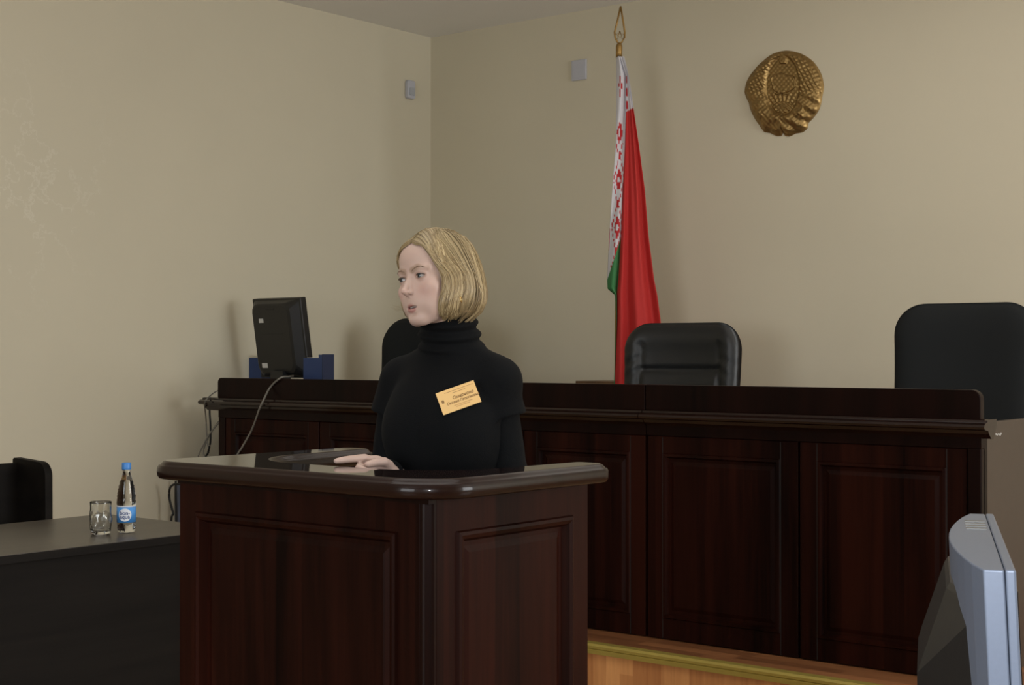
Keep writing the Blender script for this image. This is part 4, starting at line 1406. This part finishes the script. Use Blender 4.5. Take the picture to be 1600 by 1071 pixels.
def sdf_legs(p, off=0.0):
    a = p.copy(); a[:, 0] = np.abs(a[:, 0])
    d = s_chain(a, [(0.085, 0.01, 0.86), (0.088, 0.0, 0.47), (0.088, 0.012, 0.36), (0.088, 0.022, 0.10)], [0.085, 0.055, 0.056, 0.036])
    return d - off


def sdf_body(p):
    d = sdf_head(to_head(p)) / 100.0
    neck0 = from_head((-2.9, 0, -7.0)); neck1 = np.array([0, 0.012, 1.40])
    d = smin(d, s_cap(p, neck0, neck1, 0.050, 0.056), 0.02)
    t = sdf_trunk(p)
    d = smin(d, t, 0.02)
    d = smin(d, sdf_arm(p, SR, ER, WR, 0.046, 0.036, 0.026), 0.03)
    d = smin(d, sdf_arm(p, SL, EL, WL, 0.046, 0.036, 0.026), 0.03)
    d = smin(d, sdf_hand(p, WR, *RF, POSE_R), 0.008)
    d = smin(d, sdf_hand(p, WL, *LF, POSE_L), 0.008)
    d = smin(d, sdf_legs(p), 0.03)
    a = p.copy(); a[:, 0] = np.abs(a[:, 0])
    d = smin(d, s_ell(a, (0.090, -0.045, 0.050), (0.040, 0.115, 0.036)), 0.03)
    return d


BV, BF = surface_nets(sdf_body, (-0.30, -0.42, 0.0), (0.32, 0.22, 1.74), 0.0022)
# pigment of the skin
q = to_head(BV)
SK = np.array([0.515, 0.375, 0.318])
bc_ = np.tile(SK, (len(BV), 1))


def mixc(w, c):
    global bc_
    w = np.clip(w, 0, 1)[:, None]
    bc_ = bc_ * (1 - w) + np.array(c) * w


aq = q.copy(); aq[:, 1] = np.abs(aq[:, 1])
front = sm(q[:, 0], 3.0, 5.0)
mixc(0.5 * front * np.exp(-(((aq[:, 1] - 4.2) / 2.2) ** 2 + ((q[:, 2] + 3.6) / 2.2) ** 2)), (0.53, 0.31, 0.265))
mixc(0.18 * front * np.exp(-((q[:, 1] / 1.1) ** 2 + ((q[:, 2] + 3.4) / 1.2) ** 2)), (0.53, 0.31, 0.265))
upl = s_chain(aq, [(8.42, 0, -6.65), (8.24, 0.7, -6.55), (7.25, 2.45, -7.1)], [0.38, 0.38, 0.2])
lol = s_chain(aq, [(8.28, 0, -7.88), (8.05, 0.9, -7.76), (7.2, 2.4, -7.2)], [0.47, 0.44, 0.2])
mixc(1 - sm(np.minimum(upl, lol), 0.10, 0.24), (0.42, 0.215, 0.19))
inm = s_ell(q, (8.6, 0, -7.22), (1.5, 1.75, 0.30))
mixc((1 - sm(inm, 0.02, 0.10)) * (q[:, 0] < 7.95), (0.12, 0.03, 0.03))
browd = s_chain(aq, [(8.4, 1.25, 1.55), (8.1, 2.9, 2.15), (6.6, 4.75, 1.75)], [0.34, 0.30, 0.16])
mixc(0.62 * (1 - sm(browd, 0.15, 0.65)) * front, (0.30, 0.20, 0.13))
eyed = np.abs(s_ell(aq, (8.2, 3.2, 0.05), (1.9, 1.5, 0.62)))
mixc(0.75 * (1 - sm(eyed, 0.0, 0.42)) * front * (q[:, 0] > 5), (0.27, 0.165, 0.125))
hq = (BV - WR) @ np.stack(RF, 1) * 100
mixc(0.5 * np.exp(-((hq[:, 0] - 16.2) / 0.8) ** 2) * (np.abs(hq[:, 2] - 2.9) < 1.2) * (np.linalg.norm(hq, axis=1) < 22), (0.72, 0.50, 0.46))
person = np_mesh('person', BV, BF, M_skin, None, True, bc_)
person.location = (PX, PY, 0)
person.rotation_euler = (0, 0, PSI)
tag(person, 'woman with blond bob and black turtleneck speaking at the witness stand, hand pointing', 'person')

# eyes
for s in (-1, 1):
    v, f, c = [], [], []
    gaze = Matrix.Rotation(math.radians(-8), 3, 'Z') @ Matrix.Rotation(math.radians(2), 3, 'Y')
    NLa, NLo = 40, 36
    for i in range(NLa + 1):
        a = math.pi * i / NLa
        for k in range(NLo):
            b = 2 * math.pi * k / NLo
            bulge = 1.19 + 0.06 * max(0.0, 1 - (a / 0.5) ** 2)
            p = gaze @ Vector((bulge * math.cos(a), 1.19 * math.sin(a) * math.cos(b), 1.19 * math.sin(a) * math.sin(b)))
            v.append(from_head((6.98 + p.x, s * 3.12 + p.y, p.z)))
            c.append((0.01, 0.01, 0.01) if a < 0.24 else ((0.06, 0.08, 0.09) if a < 0.50 else ((0.03, 0.04, 0.045) if a < 0.56 else (0.33, 0.30, 0.285))))
    for i in range(NLa):
        for k in range(NLo):
            f.append((i * NLo + k, i * NLo + (k + 1) % NLo, (i + 1) * NLo + (k + 1) % NLo, (i + 1) * NLo + k))
    np_mesh('eye', v, f, M_eye, person, True, np.array(c))
    bm = bmesh.new()
    lash = []
    for k in range(13):
        y = -1.38 + 2.76 * k / 12
        x = 6.95 + math.sqrt(max(0.02, 1.42 ** 2 - (y * 0.92) ** 2 - 0.2))
        lash.append(from_head((x, s * 3.15 + s * y, 0.47 * math.sqrt(max(0, 1 - (y / 1.42) ** 2)) - 0.02)))
    add_tube(bm, lash, 0.00105, 6, taper=[0.4] + [1] * 11 + [0.6])
    part('eyelashes', bm, M_lash, person)
    bm = bmesh.new()
    for k in range(38):
        t = k / 37 + rng.uniform(-0.02, 0.02)
        P_ = [np.array((8.75, 1.15, 1.45)), np.array((8.55, 2.4, 2.05)), np.array((7.95, 3.7, 2.2)), np.array((6.85, 4.75, 1.75))]
        t3 = np.clip(t, 0, 0.999) * 3; i_ = int(t3); w_ = t3 - i_
        o_ = P_[i_] * (1 - w_) + P_[i_ + 1] * w_ + np.array((0, 0, rng.uniform(-0.2, 0.2) * (1 - 0.6 * t)))
        # drop onto the skin
        pq = o_[None].copy()
        for _ in range(6):
            dd = sdf_head(pq)[0]
            pq[0, 0] -= dd * 0.9
        o_ = pq[0]
        e_ = o_ + np.array((-0.22 * t - 0.02, 0.42, 0.22 * (1 - 1.6 * t)))
        pq = e_[None].copy()
        for _ in range(6): pq[0, 0] -= sdf_head(pq)[0] * 0.9
        e_ = pq[0]
        a_ = o_ + (0.03, 0, 0); b2_ = e_ + (0.05, 0, 0)
        a_[1] *= s; b2_[1] *= s
        add_tube(bm, [from_head(a_), from_head((a_ + b2_) / 2 + (0.04, 0, 0)), from_head(b2_)], 0.00032, 4, taper=[1, 0.9, 0.3])
    part('eyebrow', bm, M_brow, person)
bm = bmesh.new()
for k in range(8):
    y = -1.4 + 0.4 * k
    c_ = from_head((7.72 - 0.14 * y * y, y, -7.0))
    bmesh.ops.create_uvsphere(bm, u_segments=10, v_segments=8, radius=0.0028, matrix=Matrix.Translation(Vector(c_)))
part('teeth', bm, M_teeth, person, smooth=True)

# earring on her left ear
bm = bmesh.new()
ec = np.array((1.0, 9.4, -6.5))
rp_ = [from_head(ec + np.array((0.62 * math.cos(t), 0.35 * math.cos(t), 0.62 * math.sin(t)))) for t in np.linspace(0, 2 * math.pi, 25)]
add_tube(bm, rp_, 0.0011, 8)
part('earring', bm, simple('earring_gold', (0.85, 0.62, 0.25), 0.15, 1.0), person, smooth=True)

# ---- clothing
def knit_folds(p):
    return 0.0022 * np.sin(p[:, 2] * 70 + 9 * p[:, 0]) * np.sin(p[:, 0] * 22 + 1.0) * np.exp(-((p[:, 2] - 1.02) / 0.12) ** 2)


def sdf_top(p):
    d = sdf_trunk(p, 0.010, False) + knit_folds(p)
    for S_, E_ in ((SR, ER), (SL, EL)):
        dr = (E_ - S_) / np.linalg.norm(E_ - S_)
        out = np.array([np.sign(S_[0]), 0, 0])
        a = S_ + out * 0.0; b = S_ + dr * 0.088 + out * 0.008
        cs_ = s_cap(p, a, b, 0.055, 0.061)
        # open, flared hem: cut square below
        tcut = (p - (S_ + dr * 0.085)) @ dr
        cs_ = smax(cs_, tcut, 0.004)
        hollow = s_cap(p, S_ + dr * 0.075, S_ + dr * 0.12 + out * 0.008, 0.052, 0.060)
        cs_ = smax(cs_, -hollow, 0.004)
        d = smin(d, cs_, 0.022)
    d = smax(d, 0.80 - p[:, 2], 0.004)
    # rolled collar in soft folds
    z = p[:, 2]
    axx = 0.002 + 0 * z; axy = 0.012 - 0.30 * (z - 1.40)
    rad = np.hypot((p[:, 0] - axx) / 1.0, (p[:, 1] - axy) / 1.06)
    slope = (p[:, 1] - 0.0) * 0.28
    col = rad - (0.0745 - 0.10 * np.clip(z - 1.43, -0.1, 0.1)) - 0.0052 * np.sin((z - slope * 0.6) * 2 * np.pi / 0.030 + 2 * p[:, 0] * 9)
    top_ = z - (1.522 + slope)
    col = smax(col, top_, 0.016)
    col = smax(col, 1.385 - z, 0.02)
    col = smax(col, -(s_cap(p, (0, axy[0] * 0, 1.47), (0, -0.03, 1.56), 0.050, 0.052)), 0.010)
    d = smin(d, col * 0.9, 0.014)
    return d


V_, F_ = surface_nets(sdf_top, (-0.28, -0.22, 0.76), (0.28, 0.20, 1.56), 0.004)
top_o = np_mesh('turtleneck_top', V_, F_, M_knit, person)
for S_, E_, W_, cut in ((SR, ER, WR, 0.006), (SL, EL, WL, 0.0)):
    fd = (W_ - E_) / np.linalg.norm(W_ - E_)

    def sdf_sl(p, S_=S_, E_=E_, W_=W_, fd=fd, cut=cut):
        d = sdf_arm(p, S_, E_, W_, 0.051, 0.046, 0.036)
        d += 0.0022 * np.sin(p[:, 2] * 110 + 14 * p[:, 1]) * np.exp(-((np.linalg.norm(p - E_, axis=1)) / 0.09) ** 2)
        d = smax(d, (p - W_) @ fd - cut, 0.004)
        return d
    lo_ = np.minimum(np.minimum(S_, E_), W_) - 0.07; hi_ = np.maximum(np.maximum(S_, E_), W_) + 0.07
    V_, F_ = surface_nets(sdf_sl, lo_, hi_, 0.004)
    np_mesh('long_sleeve', V_, F_, M_knit, person)


def sdf_trs(p):
    d = smin(sdf_legs(p, 0.014), s_ell(p, (0, 0.012, 0.87), (0.184, 0.130, 0.14)), 0.05)
    d = smax(d, p[:, 2] - 0.90, 0.004)
    return smax(d, 0.06 - p[:, 2], 0.004)


V_, F_ = surface_nets(sdf_trs, (-0.24, -0.2, 0.04), (0.24, 0.2, 0.95), 0.007)
np_mesh('trousers', V_, F_, M_trous, person)
for s in (-1, 1):
    def sdf_shoe(p, s=s):
        d = s_ell(p, (s * 0.090, -0.048, 0.052), (0.046, 0.128, 0.044))
        d = smin(d, s_cap(p, (s * 0.09, 0.03, 0.05), (s * 0.09, 0.03, 0.09), 0.046, 0.044), 0.02)
        return smax(d, 0.0015 - p[:, 2], 0.003)
    V_, F_ = surface_nets(sdf_shoe, (s * 0.09 - 0.07, -0.2, -0.01), (s * 0.09 + 0.07, 0.12, 0.15), 0.005)
    np_mesh('shoe', V_, F_, M_blkpl, person)

# ---- hair: a bob of many fine locks over a base layer
ZPK = [-10.5, -9.6, -8.5, -6, -3, 1, 4, 7, 9.2, 10.9, 11.9, 12.5, 12.9]
ZPR = [7.4, 8.7, 9.8, 10.7, 10.8, 10.3, 9.6, 8.6, 7.5, 5.9, 4.3, 2.6, 0.0]


def kphi(ph):
    a = abs((ph + math.pi) % (2 * math.pi) - math.pi)
    return float(np.interp(a, np.radians([0, 40, 60, 75, 90, 130, 180]), [0.86, 0.86, 0.86, 0.88, 0.93, 1.10, 1.19]))


def hair_pt(phe, z, inset, sweep):
    """point of the hair surface for a lock that ends at azimuth phe"""
    a = phe
    am = abs((phe + math.pi) % (2 * math.pi) - math.pi)
    w = float(np.interp(am, np.radians([50, 62, 120]), [1, 1, 0])) * sweep
    g = float(np.interp(z, [-9, -6, -3, 0, 4.6, 7.4, 8.6, 9.6, 12.5], [0.86, 0.88, 0.98, 1.0, 0.64, 0.36, 0.16, 0.03, 0.0]))
    sgn = 1 if ((phe + math.pi) % (2 * math.pi) - math.pi) >= 0 else -1
    a = sgn * am * (1 - w * (1 - g))
    r = (float(np.interp(z, ZPK, ZPR)) * kphi(a) - inset)
    r = max(r, 0.15)
    cz = z - 0.25 * inset * max(0.0, z / 12.5)
    return np.array((-1.0 + r * math.cos(a), r * math.sin(a), cz))


hv, hf, hc = [], [], []


def lock(pts, rad, col, n=5, clear=0.25):
    base_i = len(hv)
    pts = np.array(pts, float)
    for _ in range(3):                       # keep the lock outside the skin
        dd = sdf_head(to_head(from_head(pts, HH)))
        low = np.clip(clear - dd, 0, None)
        out = pts - np.array((-1.0, 0, 0)) * 1.0
        out[:, 2] *= 0.5
        out /= np.linalg.norm(out, axis=1)[:, None] + 1e-9
        pts = pts + out * low[:, None]
    m = len(pts)
    for i in range(m):
        t = pts[min(i + 1, m - 1)] - pts[max(i - 1, 0)]
        t = t / (np.linalg.norm(t) + 1e-9)
        ref = pts[i] - np.array((-1.0, 0, pts[i][2])); ref = ref / (np.linalg.norm(ref) + 1e-9)
        sd = np.cross(t, ref); sd /= (np.linalg.norm(sd) + 1e-9)
        nn = np.cross(sd, t)
        tp = (0.55 + 0.45 * min(1, i / 3)) * (1 - 0.85 * max(0, (i - m + 4) / 4.0))
        for k in range(n):
            b = 2 * math.pi * k / n
            hv.append(from_head(pts[i] + rad * tp * (sd * math.cos(b) * 1.3 + nn * math.sin(b) * 0.9), HH))
            hc.append(col)
    for i in range(m - 1):
        for k in range(n):
            hf.append((base_i + i * n + k, base_i + i * n + (k + 1) % n, base_i + (i + 1) * n + (k + 1) % n, base_i + (i + 1) * n + k))


D0 = np.array((0.155, 0.105, 0.045)); D1 = np.array((0.37, 0.275, 0.135)); D2 = np.array((0.56, 0.45, 0.26))


def hcol():
    x = rng.random()
    c = D0 * (1 - x) + D1 * x
    if rng.random() < 0.30: c = D1 * 0.4 + D2 * 0.6
    return c * rng.uniform(0.85, 1.12)


# base layer
NB, MB = 120, 40
b0_ = len(hv)
for i in range(NB):
    ph = math.radians(62 + (298 - 62) * i / (NB - 1))
    for j in range(MB):
        z = 12.6 - (12.6 + 8.6) * j / (MB - 1)
        hv.append(from_head(hair_pt(ph, z, 1.15, 1.0), HH))
        hc.append(D0 * 1.15)
for i in range(NB - 1):
    for j in range(MB - 1):
        hf.append((b0_ + i * MB + j, b0_ + (i + 1) * MB + j, b0_ + (i + 1) * MB + j + 1, b0_ + i * MB + j + 1))
# locks, gathered in clumps
NCL = 150
clumps = []
for k in range(NCL):
    if k < 16: a_ = rng.uniform(58, 80)
    elif k < 30: a_ = rng.uniform(280, 302)
    else: a_ = rng.uniform(60, 300)
    clumps.append((math.radians(a_), rng.uniform(0.0, 0.75), rng.normal(0, 0.03), rng.uniform(0, 6.28), rng.uniform(0.01, 0.05), rng.uniform(0.3, 1.5), rng.normal(0, 0.5), hcol(), rng.uniform(0.25, 0.75)))
for n_ in range(5200):
    cph, cin, cj, cz0, cw, ccurl, cend, ccol, conv = clumps[n_ % NCL]
    off = rng.normal(0, 0.062)
    ph = cph + off
    am = abs((ph + math.pi) % (2 * math.pi) - math.pi)
    if am < math.radians(57): continue
    ins = cin + 0.35 * rng.random()
    zb = -9.0 - 0.8 * (am > 1.8) + cend + rng.normal(0, 0.3)
    if rng.random() < 0.10: zb += rng.uniform(0.5, 4)
    zt_ = 12.85 - 0.9 * rng.random() ** 2
    m = 15
    jit = rng.normal(0, 0.02)
    swp = min(1.0, max(0.75, rng.normal(1.0, 0.05)))
    pts = []
    for i in range(m):
        t = i / (m - 1)
        z = zt_ + (zb - zt_) * (t ** 0.85 if t > 0 else 0)
        p_ = hair_pt(cph + off * (1 - conv * t * t) + (cj + jit) * t + cw * math.sin(t * 6 + cz0), z, ins + ccurl * max(0, (t - 0.72) / 0.28) ** 2 * 1.1, swp)
        pts.append(p_)
    lock(pts, rng.uniform(0.055, 0.105), (0.55 * ccol + 0.45 * hcol()), 4)
# front locks: from the parting forward over the hairline, then back along the temple
for n_ in range(1500):
    s = 1 if n_ % 5 < 3 else -1
    f0 = rng.uniform(-2.0, 7.2)
    lift = rng.uniform(0.0, 0.9)
    e_ph = math.radians(rng.uniform(56, 70) + max(0, 4 - f0) * 4) * s
    zb = rng.uniform(-9.7, -8.0)
    zs = 12.7 - 0.075 * max(0, f0) ** 2 - 0.6 * lift
    ctrl = [np.array((f0, 0.12 * s, zs)),
            np.array((f0 * 0.98 + 0.35, 1.8 * s, zs - 0.75))]
    fr = max(0.0, f0) / 7.2
    ctrl.append(np.array((4.6 + 2.6 * fr - 2.5 * (1 - fr), (3.6 + 1.4 * (1 - fr)) * s, 7.4 + 1.5 * (1 - fr) - 0.3 * lift)))
    for z in (4.2, 1.0, -3.0, -6.0, zb):
        ctrl.append(hair_pt(e_ph + rng.normal(0, 0.02), z, 0.15 + lift * 0.7, 1.0))
    lock(spline(ctrl, 3), rng.uniform(0.055, 0.10), hcol() * (0.82 if f0 > 3 else 1.0), clear=0.22 + 0.5 * (0.9 - lift))
# a few loose wisps at the far cheek and the nape
for n_ in range(5):
    s0 = np.array((2.6, -7.6, -5.5)) + rng.normal(0, 0.25, 3)
    pts = [s0 + np.array((0.25 * i + 0.02 * i * i, -0.16 * i + 0.5 * math.sin(i * 0.8 + n_), -0.42 * i + 0.045 * i * i)) for i in range(9)]
    lock(pts, 0.025, D1, 4)
hair = np_mesh('hair', np.array(hv), hf, M_hair, person, True, np.array(hc), label='chin length blond bob')

# ---- badge pinned on her left breast
bp0 = np.array([0.098, -0.30, 1.293])
vd = np.array([-math.sin(math.radians(41.5) - PSI) * -1, -math.cos(math.radians(41.5) - PSI), 0.0])   # towards the camera, person-local
bp0 = np.array([0.092, -0.10, 1.293]) + vd * 0.2
pp = bp0.copy()
for _ in range(60):
    dd = sdf_top(pp[None])[0]
    pp = pp - vd * max(dd * 0.8, 0.0002)
    if dd < 0.0008: break
eps = 0.012
gr_ = np.array([(sdf_top((pp + e)[None])[0] - sdf_top((pp - e)[None])[0]) for e in np.eye(3) * eps]); gr_ /= np.linalg.norm(gr_)
nb_ = gr_ * 0.45 + vd * 0.55; nb_ /= np.linalg.norm(nb_)
xa_ = np.cross(np.array([0, 0, 1.0]), nb_); xa_ /= np.linalg.norm(xa_)
za_ = np.cross(nb_, xa_)
ra_ = math.radians(20)
xr_ = xa_ * math.cos(ra_) + za_ * math.sin(ra_); zr_ = za_ * math.cos(ra_) - xa_ * math.sin(ra_)
gx, gy = np.meshgrid(np.linspace(-0.0475, 0.0475, 9), np.linspace(-0.0275, 0.0275, 7))
gp_ = pp + gx.reshape(-1, 1) * xr_ + gy.reshape(-1, 1) * zr_
off_ = 0.004
while sdf_top(gp_ + nb_ * off_).min() < 0.0028 and off_ < 0.05: off_ += 0.0008
org = pp + nb_ * off_
MB_ = Matrix([[xr_[0], zr_[0], nb_[0], org[0]], [xr_[1], zr_[1], nb_[1], org[1]], [xr_[2], zr_[2], nb_[2], org[2]], [0, 0, 0, 1]])
bm = bmesh.new()
add_box(bm, -0.0475, 0.0475, -0.0275, 0.0275, -0.0012, 0.0)
add_box(bm, -0.015, 0.015, 0.005, 0.015, -0.009, -0.0012)
bmesh.ops.transform(bm, matrix=MB_, verts=bm.verts)
bdg = part('name_badge', bm, M_badge, person, label='orange name badge pinned aslant on the black top')
T_ = lambda x, y: MB_ @ Matrix.Translation((x, y, 0.0003))
text_mesh('lettering', 'Смирнова', 0.0105, M_ink, bdg, T_(0.012, 0.0035), 0.0001, shear=0.25, bold=0.0002)
text_mesh('lettering', 'Оксана Георгиевна', 0.0085, M_ink, bdg, T_(0.009, -0.0065), 0.0001, shear=0.25, bold=0.0002)
bm = bmesh.new()
for (x0, x1, y) in ((-0.028, 0.043, 0.0205), (-0.010, 0.022, 0.0155), (-0.016, 0.030, -0.0145), (-0.012, 0.022, -0.0185)):
    bm = bmesh.new()
    add_box(bm, x0, x1, y - 0.0006, y + 0.0006, 0.0, 0.0004)
    bmesh.ops.transform(bm, matrix=MB_, verts=bm.verts)
    part('fine_print', bm, M_inkl, bdg)
bm = bmesh.new()
prism(bm, round_poly([(-0.041, -0.0015), (-0.035, -0.0015), (-0.035, 0.0065), (-0.041, 0.0065)], [0.0015] * 4, 3), 0.0, 0.0004, 'z')
bmesh.ops.transform(bm, matrix=MB_, verts=bm.verts)
part('badge_crest', bm, M_ink, bdg)
